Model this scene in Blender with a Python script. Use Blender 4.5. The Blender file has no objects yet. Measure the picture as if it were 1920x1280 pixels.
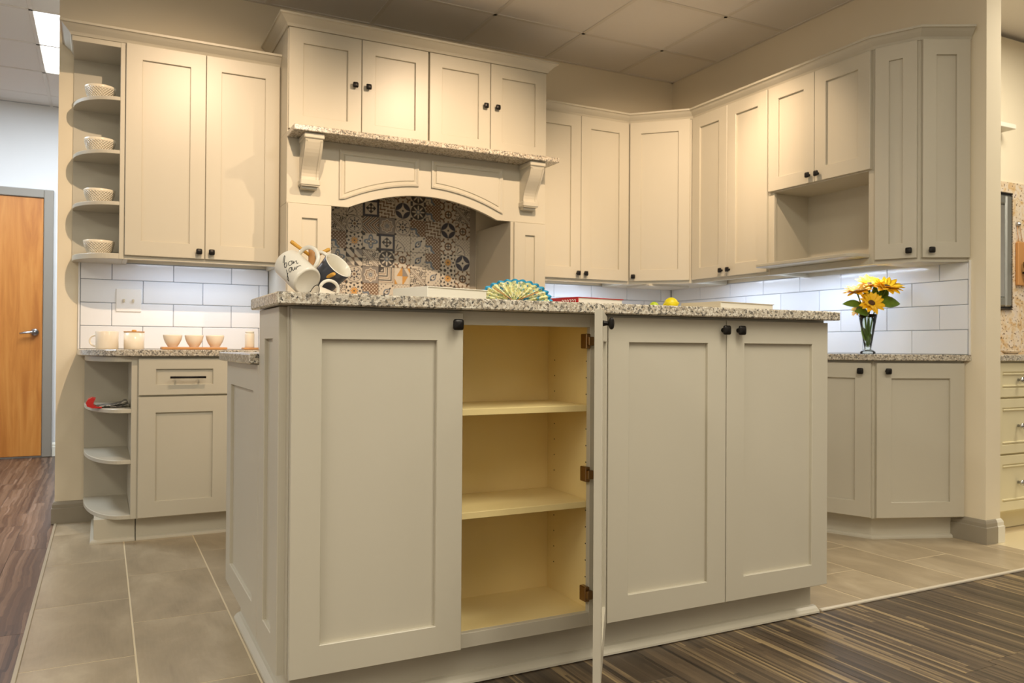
import bpy, math, random, ast
from mathutils import Matrix, Vector
random.seed(7)
R = math.radians
sc = bpy.context.scene
COL = sc.collection

# ------------------------------------------------------------------ camera
CX, CY, CZ, YAW, PIT, ROL, FPX = -3.7823, -4.7891, 0.9303, 0.47220, 0.007355, 0.006343, 1500.7
cam_d = bpy.data.cameras.new('camera'); cam = bpy.data.objects.new('camera', cam_d); COL.objects.link(cam)
cam_d.sensor_width = 36.0; cam_d.lens = FPX / 1920 * 36.0; cam_d.clip_start = 0.05; cam_d.clip_end = 60
fh = Vector((math.sin(YAW), math.cos(YAW), 0)); rt = Vector((math.cos(YAW), -math.sin(YAW), 0))
fw = fh * math.cos(PIT) + Vector((0, 0, math.sin(PIT))); up = -fh * math.sin(PIT) + Vector((0, 0, math.cos(PIT)))
c_, s_ = math.cos(ROL), math.sin(ROL)
Rv = rt * c_ + up * s_; Uv = up * c_ - rt * s_
cam.matrix_world = Matrix(((Rv.x, Uv.x, -fw.x, CX), (Rv.y, Uv.y, -fw.y, CY), (Rv.z, Uv.z, -fw.z, CZ), (0, 0, 0, 1)))
cam_d.dof.use_dof = True; cam_d.dof.focus_distance = 2.25; cam_d.dof.aperture_fstop = 6.3
sc.camera = cam

# ------------------------------------------------------------------ world, lights, exposure
world = bpy.data.worlds.new('world'); sc.world = world; world.use_nodes = True
bg = world.node_tree.nodes['Background']; bg.inputs[0].default_value = (1.0, 0.96, 0.88, 1); bg.inputs[1].default_value = 0.10

def area(name, loc, sx, sy, power, col, rot=(0, 0, 0)):
    l = bpy.data.lights.new(name, 'AREA'); l.shape = 'RECTANGLE'; l.size = sx; l.size_y = sy; l.energy = power; l.color = col
    o = bpy.data.objects.new(name, l); COL.objects.link(o); o.location = loc; o.rotation_euler = rot
    return o
def spot(name, loc, aim, power, col, deg, blend, rad=0.03):
    l = bpy.data.lights.new(name, 'SPOT'); l.energy = power; l.color = col; l.spot_size = R(deg); l.spot_blend = blend; l.shadow_soft_size = rad
    o = bpy.data.objects.new(name, l); COL.objects.link(o); o.location = loc
    o.rotation_euler = (Vector(aim) - Vector(loc)).to_track_quat('-Z', 'Y').to_euler()
    return o
WARM = (1.0, 0.735, 0.49); NEUT = (1.0, 0.92, 0.76); COOL = (0.80, 0.90, 1.0)
# ceiling spots that graze the wall cabinets
spot('ceiling_spot', (-3.20, -2.12, 2.87), (-3.40, -0.33, 1.70), 165, WARM, 66, 1.0, 0.022)
spot('ceiling_spot', (-1.80, -2.12, 2.87), (-2.06, -0.30, 1.42), 185, WARM, 70, 1.0, 0.022)
spot('ceiling_spot', (-1.20, -2.05, 2.87), (-0.48, -0.50, 1.75), 168, WARM, 66, 1.0, 0.022)
spot('ceiling_spot', (-1.20, -1.30, 2.87), (-0.33, -1.46, 2.00), 62, WARM, 54, 1.0, 0.022)
# showroom troffers over the camera side
for x, y, p in ((-3.6, -5.2, 24), (-2.3, -4.15, 44), (-1.0, -5.2, 18), (-5.7, -4.0, 50), (-2.3, -6.6, 14), (1.5, -5.8, 14), (-5.7, -6.2, 20)):
    area('ceiling_troffer_light', (x, y, 2.90), 0.58, 1.18, p, NEUT)
area('hall_troffer_light', (-3.88, 1.35, 2.895), 0.58, 1.18, 55, COOL)
area('hall_troffer_light', (-5.1, 0.7, 2.895), 0.58, 1.18, 55, COOL)
area('side_room_light', (0.9, -2.9, 2.88), 0.58, 1.18, 40, (1.0, 0.9, 0.72))

vs = sc.view_settings
vs.view_transform = 'Standard'; vs.look = 'None'; vs.gamma = 1.0; vs.exposure = 0.10; vs.use_curve_mapping = False
sc.cycles.max_bounces = 8; sc.cycles.diffuse_bounces = 5; sc.cycles.caustics_reflective = False; sc.cycles.caustics_refractive = False

# ------------------------------------------------------------------ materials
def s2l(c):
    return tuple((v / 255 / 12.92) if v / 255 <= 0.04045 else ((v / 255 + 0.055) / 1.055) ** 2.4 for v in c)
class N:
    """small node-tree helper"""
    def __init__(s, name):
        s.m = bpy.data.materials.new(name); s.m.use_nodes = True; s.t = s.m.node_tree; s.n = s.t.nodes; s.l = s.t.links
        s.b = s.n['Principled BSDF']
    def node(s, typ, **kw):
        n = s.n.new(typ)
        for k, v in kw.items(): setattr(n, k, v)
        return n
    def put(s, sock, v):
        if hasattr(v, 'is_output'): s.l.new(v, sock)
        else: sock.default_value = v
    def math(s, op, a, b=0.0, c=0.0):
        n = s.node('ShaderNodeMath', operation=op)
        for i, v in enumerate((a, b, c)): s.put(n.inputs[i], v)
        return n.outputs[0]
    def mix(s, f, a, b, typ='MIX'):
        n = s.node('ShaderNodeMix', data_type='RGBA', blend_type=typ)
        s.put(n.inputs[0], f); s.put(n.inputs[6], a); s.put(n.inputs[7], b)
        return n.outputs[2]
    def coord(s, which='Object', scale=(1, 1, 1), rot=(0, 0, 0), loc=(0, 0, 0)):
        t = s.node('ShaderNodeTexCoord'); mp = s.node('ShaderNodeMapping')
        mp.inputs['Scale'].default_value = scale; mp.inputs['Rotation'].default_value = rot; mp.inputs['Location'].default_value = loc
        s.l.new(t.outputs[which], mp.inputs[0]); return mp.outputs[0]
    def worldpos(s, scale=(1, 1, 1)):
        g = s.node('ShaderNodeNewGeometry'); mp = s.node('ShaderNodeMapping'); mp.inputs['Scale'].default_value = scale
        s.l.new(g.outputs['Position'], mp.inputs[0]); return mp.outputs[0]
    def noise(s, vec, scale, detail=3, rough=0.5, dist=0.0, out=0):
        n = s.node('ShaderNodeTexNoise'); s.l.new(vec, n.inputs['Vector']); n.inputs['Scale'].default_value = scale
        n.inputs['Detail'].default_value = detail; n.inputs['Roughness'].default_value = rough; n.inputs['Distortion'].default_value = dist
        return n.outputs[out]
    def vor(s, vec, scale, feature='F1', out='Distance'):
        n = s.node('ShaderNodeTexVoronoi', feature=feature); s.l.new(vec, n.inputs['Vector']); n.inputs['Scale'].default_value = scale
        return n.outputs[out]
    def ramp(s, f, stops, interp='LINEAR'):
        n = s.node('ShaderNodeValToRGB'); cr = n.color_ramp; cr.interpolation = interp
        while len(cr.elements) < len(stops): cr.elements.new(0.5)
        for e, (p, c) in zip(cr.elements, stops): e.position = p; e.color = (*c, 1)
        s.l.new(f, n.inputs[0]); return n.outputs[0]
    def rnd(s):
        return s.node('ShaderNodeObjectInfo').outputs['Random']
    def bump(s, h, strength=0.2, dist=0.002):
        n = s.node('ShaderNodeBump'); n.inputs['Strength'].default_value = strength; n.inputs['Distance'].default_value = dist
        s.l.new(h, n.inputs['Height']); s.l.new(n.outputs[0], s.b.inputs['Normal'])
    def set(s, col=None, rough=0.5, metal=0.0, spec=0.5, **kw):
        if col is not None:
            if isinstance(col, tuple) and len(col) == 3: col = (*col, 1)
            s.put(s.b.inputs['Base Color'], col)
        s.put(s.b.inputs['Roughness'], rough); s.put(s.b.inputs['Metallic'], metal); s.put(s.b.inputs['Specular IOR Level'], spec)
        for k, v in kw.items(): s.put(s.b.inputs[k.replace('_', ' ')], v)
        return s.m
def rgba(c): return (*s2l(c), 1)
M = {}
def plain(name, c, rough=0.5, metal=0.0, spec=0.5, **kw):
    k = N(name); M[name] = k.set(s2l(c), rough, metal, spec, **kw); return M[name]
def vary(name, c, c2, scale, rough=0.5, spec=0.5, bump=0.0, bscale=400, stretch=(1, 1, 1)):
    k = N(name); v = k.worldpos(stretch)
    col = k.mix(k.noise(v, scale, 4), rgba(c), rgba(c2))
    if bump: k.bump(k.noise(v, bscale, 2), bump, 0.001)
    M[name] = k.set(col, rough, 0, spec); return M[name]

vary('paint', (196, 190, 173), (200, 194, 178), 6, 0.36, 0.45, 0.03, 300, (1, 1, 0.1))
vary('paint_shade', (184, 176, 160), (190, 182, 166), 6, 0.5)
vary('wall_paint', (232, 221, 196), (237, 226, 202), 3, 0.75, 0.3, 0.12, 260)
vary('hall_paint', (222, 222, 222), (226, 226, 226), 3, 0.75, 0.3, 0.1, 260)
vary('base_grey', (150, 142, 126), (156, 148, 132), 5, 0.45)
plain('base_white', (228, 224, 210), 0.45)
plain('cream', (232, 222, 186), 0.4)
vary('maple', (242, 222, 164), (234, 212, 148), 8, 0.45, 0.4, 0.03, 200, (1, 1, 0.12))
plain('black_metal', (34, 31, 29), 0.38, 0.6)
plain('bronze', (74, 66, 56), 0.32, 0.8)
plain('nickel', (190, 190, 192), 0.22, 1.0)
plain('hinge_metal', (150, 120, 84), 0.28, 1.0)
plain('grout', (150, 155, 165), 0.8)
plain('floor_grout', (222, 206, 172), 0.85)
plain('pattern_grout', (170, 160, 145), 0.8)
plain('white_plastic', (236, 234, 230), 0.35)
plain('ivory', (240, 228, 208), 0.25)
plain('white_glaze', (240, 235, 222), 0.18)
plain('ink', (25, 24, 24), 0.5)
plain('navy_glaze', (70, 74, 86), 0.3)
plain('dark_line', (50, 45, 42), 0.5)
plain('peg_wood', (222, 166, 66), 0.5)
plain('board_wood', (196, 142, 84), 0.5)
plain('paper', (240, 236, 224), 0.7)
plain('red_cover', (186, 30, 26), 0.35)
plain('cover_tan', (214, 200, 172), 0.5)
plain('lime', (178, 196, 40), 0.4)
plain('stem', (86, 112, 30), 0.55)
plain('sun_center', (84, 54, 22), 0.8)
plain('white_trim', (225, 217, 200), 0.35, 0.2)
plain('ceil_grid', (222, 216, 206), 0.5)
plain('door_frame', (140, 133, 122), 0.45)
plain('dark', (30, 28, 26), 0.7)

def m_ceil():
    k = N('ceiling_tile'); v = k.worldpos()
    f = k.noise(v, 380, 2); col = k.mix(k.math('MULTIPLY', f, 0.5), rgba((240, 236, 230)), rgba((214, 208, 200)))
    k.bump(f, 0.3, 0.002); M['ceil'] = k.set(col, 0.95, 0, 0.1)
m_ceil()
def m_granite():
    k = N('granite'); v = k.worldpos()
    w = k.node('ShaderNodeVectorMath', operation='ADD')
    nz = k.node('ShaderNodeTexNoise'); k.l.new(v, nz.inputs['Vector']); nz.inputs['Scale'].default_value = 120
    sc_ = k.node('ShaderNodeVectorMath', operation='SCALE'); k.l.new(nz.outputs['Color'], sc_.inputs[0]); sc_.inputs['Scale'].default_value = 0.01
    k.l.new(v, w.inputs[0]); k.l.new(sc_.outputs[0], w.inputs[1]); vv = w.outputs[0]
    c1 = k.vor(vv, 170, out='Color'); sep = k.node('ShaderNodeSeparateColor'); k.l.new(c1, sep.inputs[0])
    a = k.ramp(sep.outputs[0], [(0, s2l((34, 32, 32))), (0.13, s2l((92, 84, 76))), (0.24, s2l((160, 148, 130))), (0.42, s2l((200, 190, 172))), (0.72, s2l((224, 218, 204))), (0.90, s2l((178, 162, 138)))], 'CONSTANT')
    c2 = k.vor(vv, 420, out='Color'); sp2 = k.node('ShaderNodeSeparateColor'); k.l.new(c2, sp2.inputs[0])
    bl = k.ramp(sp2.outputs[1], [(0, s2l((70, 64, 60))), (0.14, s2l((190, 182, 166))), (0.7, s2l((232, 226, 214)))], 'CONSTANT')
    M['granite'] = k.set(k.mix(0.30, a, bl), 0.16, 0, 0.5)
m_granite()
def m_gold():
    k = N('gold_granite'); v = k.worldpos()
    f = k.noise(v, 14, 6, 0.7, 0.8)
    a = k.ramp(f, [(0.22, s2l((130, 96, 60))), (0.36, s2l((206, 166, 110))), (0.50, s2l((226, 208, 180))), (0.62, s2l((226, 214, 202))), (0.8, s2l((190, 166, 144)))])
    sp = k.math('LESS_THAN', k.noise(v, 70, 2), 0.36)
    M['gold_granite'] = k.set(k.mix(sp, a, rgba((96, 62, 36))), 0.2)
m_gold()
def m_subway():
    k = N('subway_tile'); v = k.worldpos()
    r = k.rnd(); col = k.mix(r, rgba((230, 232, 235)), rgba((238, 239, 241)))
    k.bump(k.noise(v, 18, 2), 0.12, 0.004); M['subway'] = k.set(col, 0.12, 0, 0.5)
m_subway()
def m_floor_tile():
    k = N('floor_tile'); g = k.node('ShaderNodeNewGeometry'); r = k.rnd()
    sh = k.node('ShaderNodeVectorMath', operation='ADD'); k.l.new(g.outputs['Position'], sh.inputs[0])
    cmb = k.node('ShaderNodeCombineXYZ'); k.l.new(k.math('MULTIPLY', r, 50), cmb.inputs[0]); k.l.new(k.math('MULTIPLY', r, 31), cmb.inputs[1]); k.l.new(cmb.outputs[0], sh.inputs[1])
    mp = k.node('ShaderNodeMapping'); mp.inputs['Scale'].default_value = (1, 0.45, 1); k.l.new(sh.outputs[0], mp.inputs[0])
    f = k.noise(mp.outputs[0], 6, 6, 0.62, 0.4)
    col = k.ramp(f, [(0.28, s2l((140, 124, 100))), (0.5, s2l((166, 149, 122))), (0.72, s2l((196, 181, 154)))])
    mp2 = k.node('ShaderNodeMapping'); mp2.inputs['Scale'].default_value = (60, 5, 1); k.l.new(sh.outputs[0], mp2.inputs[0])
    st = k.noise(mp2.outputs[0], 2, 3); col = k.mix(k.math('MULTIPLY', st, 0.35), col, rgba((200, 188, 164)))
    col = k.mix(k.math('MULTIPLY', r, 0.25), col, rgba((160, 146, 122)))
    M['floor_tile'] = k.set(col, 0.34, 0, 0.45)
m_floor_tile()
def m_plank(name, tint):
    k = N(name); g = k.node('ShaderNodeNewGeometry'); r = k.rnd()
    sx = k.node('ShaderNodeSeparateXYZ'); k.l.new(g.outputs['Position'], sx.inputs[0])
    x, y = sx.outputs[0], sx.outputs[1]
    wob = k.noise(k.worldpos((1, 1, 1)), 3.0, 3)
    x = k.math('ADD', x, k.math('MULTIPLY', wob, tint[1]))
    def strips(width, length, seed):
        i = k.math('FLOOR', k.math('DIVIDE', x, width))
        wn = k.node('ShaderNodeTexWhiteNoise', noise_dimensions='2D'); c = k.node('ShaderNodeCombineXYZ')
        k.l.new(k.math('ADD', i, seed), c.inputs[0]); k.l.new(k.math('MULTIPLY', r, 91), c.inputs[1]); k.l.new(c.outputs[0], wn.inputs['Vector'])
        j = k.math('FLOOR', k.math('ADD', k.math('DIVIDE', y, length), k.math('MULTIPLY', wn.outputs[0], 7)))
        w2 = k.node('ShaderNodeTexWhiteNoise', noise_dimensions='3D'); c2 = k.node('ShaderNodeCombineXYZ')
        k.l.new(i, c2.inputs[0]); k.l.new(j, c2.inputs[1]); k.l.new(k.math('MULTIPLY', r, 37), c2.inputs[2]); k.l.new(c2.outputs[0], w2.inputs['Vector'])
        return w2.outputs[0]
    a = strips(0.021, 1.1, 3.0); b = strips(0.0093, 0.7, 11.0)
    mp = k.node('ShaderNodeMapping'); mp.inputs['Scale'].default_value = (90, 3.0, 1); k.l.new(g.outputs['Position'], mp.inputs[0])
    grain = k.noise(mp.outputs[0], 1.6, 4, 0.6)
    f = k.math('ADD', k.math('ADD', k.math('MULTIPLY', a, 0.42), k.math('MULTIPLY', b, 0.36)), k.math('MULTIPLY', grain, 0.30))
    f = k.math('ADD', f, k.math('MULTIPLY', k.math('SUBTRACT', r, 0.5), 0.16))
    t = tint[0]
    col = k.ramp(f, [(0.15, s2l((44 + t, 37, 31))), (0.48, s2l((78 + t, 66, 53))), (0.70, s2l((100 + t, 85, 67))), (0.82, s2l(tint[2])), (0.96, s2l(tint[3]))])
    M[name] = k.set(col, 0.36, 0, 0.45)
m_plank('plank', (0, 0.0, (138, 119, 88), (164, 143, 107))); m_plank('hall_plank', (8, 0.05, (122, 98, 80), (146, 122, 104)))
def m_wood_door():
    k = N('oak_door'); v = k.worldpos((1, 1, 0.10)); f = k.noise(v, 11, 5, 0.6, 1.2)
    col = k.ramp(f, [(0.3, s2l((176, 106, 38))), (0.5, s2l((198, 128, 54))), (0.7, s2l((212, 146, 70)))])
    v2 = k.worldpos((80, 80, 1.5)); g = k.noise(v2, 3, 3); col = k.mix(k.math('MULTIPLY', g, 0.3), col, rgba((160, 92, 32)))
    M['oak'] = k.set(col, 0.42)
m_wood_door()
def m_weave():
    k = N('embossed_ceramic'); c = k.coord('Object')
    sx = k.node('ShaderNodeSeparateXYZ'); k.l.new(c, sx.inputs[0])
    th = k.math('ARCTAN2', sx.outputs[1], sx.outputs[0]); a = k.math('MULTIPLY', th, 15); z = k.math('MULTIPLY', sx.outputs[2], 230)
    h = k.math('ABSOLUTE', k.math('MULTIPLY', k.math('SINE', k.math('ADD', a, z)), k.math('SINE', k.math('SUBTRACT', a, z))))
    h = k.math('MULTIPLY', h, k.math('LESS_THAN', sx.outputs[2], 0.058))
    k.bump(h, 0.9, 0.006); M['weave'] = k.set(s2l((238, 228, 206)), 0.2)
m_weave()
def m_petal():
    k = N('petal'); v = k.worldpos(); f = k.noise(v, 60, 2); M['petal'] = k.set(k.mix(f, rgba((255, 188, 10)), rgba((255, 216, 36))), 0.55)
m_petal()
def m_leaf():
    k = N('leaf'); v = k.worldpos(); f = k.noise(v, 40, 3); M['leaf'] = k.set(k.mix(f, rgba((66, 100, 22)), rgba((118, 146, 44))), 0.5)
m_leaf()
def m_lemon():
    k = N('lemon'); v = k.worldpos(); f = k.noise(v, 120, 2); k.bump(f, 0.4, 0.003); M['lemon'] = k.set(k.mix(k.noise(v, 22, 2), rgba((214, 208, 10)), rgba((244, 208, 14))), 0.4)
m_lemon()
def m_fan():
    k = N('fan_print'); v = k.coord('Object'); c = k.vor(v, 150, out='Color'); sp = k.node('ShaderNodeSeparateColor'); k.l.new(c, sp.inputs[0])
    a = k.ramp(sp.outputs[0], [(0, s2l((60, 150, 196))), (0.09, s2l((240, 232, 170))), (0.45, s2l((214, 220, 166))), (0.70, s2l((242, 238, 206))), (0.93, s2l((170, 186, 140)))], 'CONSTANT')
    n = k.noise(v, 160, 2); a = k.mix(k.math('MULTIPLY', k.math('GREATER_THAN', n, 0.56), 0.6), a, rgba((110, 130, 96)))
    M['fan_print'] = k.set(a, 0.7)
m_fan()
plain('fan_edge', (52, 160, 204), 0.6)
def m_mag():
    k = N('magazine_print'); v = k.worldpos(); f = k.noise(v, 30, 3); M['magazine'] = k.set(k.ramp(f, [(0.38, s2l((40, 40, 42))), (0.46, s2l((150, 145, 140))), (0.52, s2l((64, 70, 66))), (0.60, s2l((200, 195, 186)))], 'CONSTANT'), 0.35)
m_mag()
def m_glass():
    k = N('clear_glass'); out = k.n['Material Output']
    tr_ = k.node('ShaderNodeBsdfTransparent'); tr_.inputs[0].default_value = (0.93, 0.97, 0.95, 1)
    gl = k.node('ShaderNodeBsdfGlossy'); gl.inputs['Roughness'].default_value = 0.03
    lw = k.node('ShaderNodeFresnel'); lw.inputs['IOR'].default_value = 1.45
    mx = k.node('ShaderNodeMixShader'); k.l.new(lw.outputs[0], mx.inputs[0]); k.l.new(tr_.outputs[0], mx.inputs[1]); k.l.new(gl.outputs[0], mx.inputs[2])
    k.l.new(mx.outputs[0], out.inputs[0]); M['glass'] = k.m
m_glass()
plain('mirror', (225, 228, 230), 0.04, 1.0)
def m_emit(name, col, st):
    k = N(name); k.put(k.b.inputs['Emission Color'], (*col, 1)); k.put(k.b.inputs['Emission Strength'], st); M[name] = k.set((0.9, 0.9, 0.9), 0.6)
m_emit('lamp_diffuser', (0.93, 0.97, 1.0), 5.0)
m_emit('led', (0.72, 0.82, 1.0), 6.0)
def m_pages():
    k = N('page_edges'); v = k.coord('Object', (1, 1, 900)); f = k.noise(v, 1.0, 2); M['pages'] = k.set(k.mix(f, rgba((244, 240, 228)), rgba((214, 208, 192))), 0.8)
m_pages()

# printed cement-tile patterns: expression compiler -> math nodes
def expr(k, src, env):
    OPS = {ast.Add: 'ADD', ast.Sub: 'SUBTRACT', ast.Mult: 'MULTIPLY', ast.Div: 'DIVIDE', ast.Mod: 'FLOORED_MODULO', ast.Pow: 'POWER'}
    FN = {'abs': 'ABSOLUTE', 'min': 'MINIMUM', 'max': 'MAXIMUM', 'sin': 'SINE', 'cos': 'COSINE', 'sqrt': 'SQRT', 'lt': 'LESS_THAN', 'gt': 'GREATER_THAN', 'atan2': 'ARCTAN2', 'floor': 'FLOOR'}
    def go(n):
        if isinstance(n, ast.Constant): return float(n.value)
        if isinstance(n, ast.Name): return env[n.id]
        if isinstance(n, ast.UnaryOp): return k.math('MULTIPLY', go(n.operand), -1.0)
        if isinstance(n, ast.BinOp): return k.math(OPS[type(n.op)], go(n.left), go(n.right))
        if isinstance(n, ast.Call): return k.math(FN[n.func.id], *[go(a) for a in n.args])
    return go(ast.parse(src, mode='eval').body)
CRM, DRK, NAV, BLU, BRN, OCH, GRY = (212, 204, 190), (44, 42, 46), (42, 46, 66), (104, 120, 140), (120, 88, 60), (206, 152, 70), (140, 134, 130)
PATS = {
 'framed': (CRM, [(NAV, 'gt(max(a,b),0.74)'), (DRK, 'lt(a+b,0.66)'), (CRM, 'lt(min(abs(a-0.2),1)+abs(b-0.2),0.16)'), (BRN, 'lt(max(a,b),0.07)')]),
 'star4': (CRM, [(NAV, 'gt(sqrt(a)+sqrt(b),1.06)*lt(r,1.05)'), (CRM, 'gt(r,0.98)'), (DRK, 'lt(a+b,0.16)')]),
 'star8': (CRM, [(DRK, 'gt(r,0.50+0.34*cos(8*t))*lt(r,0.98)'), (BLU, 'lt(abs(r-0.24),0.06)'), (DRK, 'gt(min(a,b),0.72)')]),
 'ring': (CRM, [(BRN, 'lt(abs(r-0.42),0.10)'), (DRK, 'lt(a,0.06)*lt(r,0.36)+lt(b,0.06)*lt(r,0.36)'), (BRN, 'lt(abs(sqrt((a-1)*(a-1)+(b-1)*(b-1))-0.42),0.10)'), (DRK, 'lt(abs(a-b),0.09)*gt(r,0.62)*lt(r,0.9)'), (BRN, 'lt(a,0.1)*gt(b,0.8)+lt(b,0.1)*gt(a,0.8)')]),
 'rosette': (CRM, [(NAV, 'lt(r,0.52+0.26*cos(8*t))*gt(r,0.30)'), (CRM, 'lt(abs(r-0.56),0.035)'), (BRN, 'lt(r,0.16)'), (GRY, 'lt(abs(r-0.92),0.05)'), (DRK, 'gt(min(a,b),0.80)')]),
 'medallion': (CRM, [(GRY, 'gt(r,0.80+0.08*cos(8*t))'), (BRN, 'lt(abs(r-0.60-0.06*cos(8*t)),0.05)'), (GRY, 'lt(r,0.46)*gt(sin(14*t)*sin(22*r),0.0)'), (BLU, 'lt(abs(r-0.16),0.05)')]),
 'chevron': (CRM, [(DRK, 'lt((b-p*0.9+3)%0.62,0.16)'), (BRN, 'gt((b-p*0.9+3)%0.62,0.30)*lt((b-p*0.9+3)%0.62,0.50)')]),
 'squares': (CRM, [(DRK, 'lt((max(p,-q)+3)%0.5,0.15)'), (BRN, 'gt((max(p,-q)+3)%0.5,0.28)*lt((max(p,-q)+3)%0.5,0.36)'), (DRK, 'lt(p+q*-1,-1.3)')]),
 'diag': (CRM, [(DRK, 'gt(sin(13*p+3*sin(9*q))*sin(12*q+2*sin(8*p)),0.12)'), (CRM, 'lt(abs(p+q),0.34)'), (GRY, 'lt(abs(p+q),0.22)*gt(abs(p+q),0.1)'), (BRN, 'lt(abs(abs(p+q)-0.34),0.03)')]),
 'swirl': (CRM, [(BLU, 'lt(abs(s-0.95-0.12*cos(7*u2)),0.13)'), (BRN, 'gt(s,1.15+0.12*cos(7*u2))*lt(sin(15*p)*sin(15*q),0.35)'), (DRK, 'lt(abs(s-0.45-0.1*cos(6*u2)),0.05)'), (DRK, 'lt(abs(s-1.09-0.12*cos(7*u2)),0.03)')]),
 'leaf': (CRM, [(BLU, 'lt(abs(abs(p-q)-0.42*cos(2.2*(p+q))),0.12)'), (DRK, 'lt(abs(p-q),0.13)*gt(sin(9*(p+q)),0.0)'), (GRY, 'gt(sin(12*p)*sin(12*q),0.5)*gt(abs(p-q),0.7)')]),
 'palm': (CRM, [(DRK, 'gt(cos(11*u2),0.45+0.4*s)*lt(s,1.0)*gt(s,0.2)'), (GRY, 'lt(abs(s-1.3),0.05)'), (DRK, 'gt(sin(16*p)*sin(16*q),0.75)*gt(s,1.1)')]),
 'floral': (CRM, [(BLU, 'lt(abs(r-0.55-0.22*cos(4*t)),0.13)'), (DRK, 'lt(abs(r-0.30-0.14*cos(4*t)),0.05)'), (DRK, 'gt(min(a,b),0.70)'), (BRN, 'lt(r,0.1)')]),
 'windmill': (CRM, [(DRK, 'lt(p*q,0)*gt(abs(p+q),0.36)*lt(abs(p+q),0.9)'), (BRN, 'lt(a+b,0.5)*gt(p*q,0)'), (GRY, 'gt(p*q,0)*gt(a+b,1.1)')]),
 'starflower': (CRM, [(DRK, 'gt(cos(8*t)*cos(9*r),0.25)*gt(r,0.4)'), (OCH, 'lt(r,0.40+0.10*cos(8*t))'), (DRK, 'lt(r,0.10)')]),
 'cubes': (CRM, [(OCH, 'lt(p*q,0)*lt(abs(p)+abs(q)*0.6,0.75)'), (GRY, 'gt(p,0)*gt(q,0)*lt(p+q*0.6,0.8)'), (OCH, 'gt(a+b*0.6,1.2)*gt(p*q,0)')]),
 'wavy': (CRM, [(BRN, 'gt(sin(8*(p+q)+2.2*sin(6*(p-q))),0.35)'), (DRK, 'lt(abs(sin(8*(p+q)+2.2*sin(6*(p-q)))-0.35),0.16)'), (CRM, 'lt(abs(p-q),0.1)')]),
}
def make_pattern(name):
    base, layers = PATS[name]; k = N('tile_print_' + name); c = k.coord('Generated'); sx = k.node('ShaderNodeSeparateXYZ'); k.l.new(c, sx.inputs[0])
    p = k.math('SUBTRACT', k.math('MULTIPLY', sx.outputs[0], 2), 1); q = k.math('SUBTRACT', k.math('MULTIPLY', sx.outputs[2], 2), 1)
    env = {'p': p, 'q': q, 'a': k.math('ABSOLUTE', p), 'b': k.math('ABSOLUTE', q)}
    env['r'] = k.math('SQRT', k.math('ADD', k.math('MULTIPLY', p, p), k.math('MULTIPLY', q, q))); env['t'] = k.math('ARCTAN2', q, p)
    p1, q1 = k.math('ADD', p, 1), k.math('ADD', q, 1)
    env['s'] = k.math('SQRT', k.math('ADD', k.math('MULTIPLY', p1, p1), k.math('MULTIPLY', q1, q1))); env['u2'] = k.math('ARCTAN2', q1, p1)
    col = rgba(base)
    for cc, e in layers: col = k.mix(k.math('MINIMUM', expr(k, e, env), 1.0), col, rgba(cc))
    wear = k.noise(k.worldpos(), 70, 3); col = k.mix(k.math('MULTIPLY', wear, 0.25), col, rgba((150, 140, 128)))
    M['pat_' + name] = k.set(col, 0.4)
for nm in PATS: make_pattern(nm)

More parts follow.
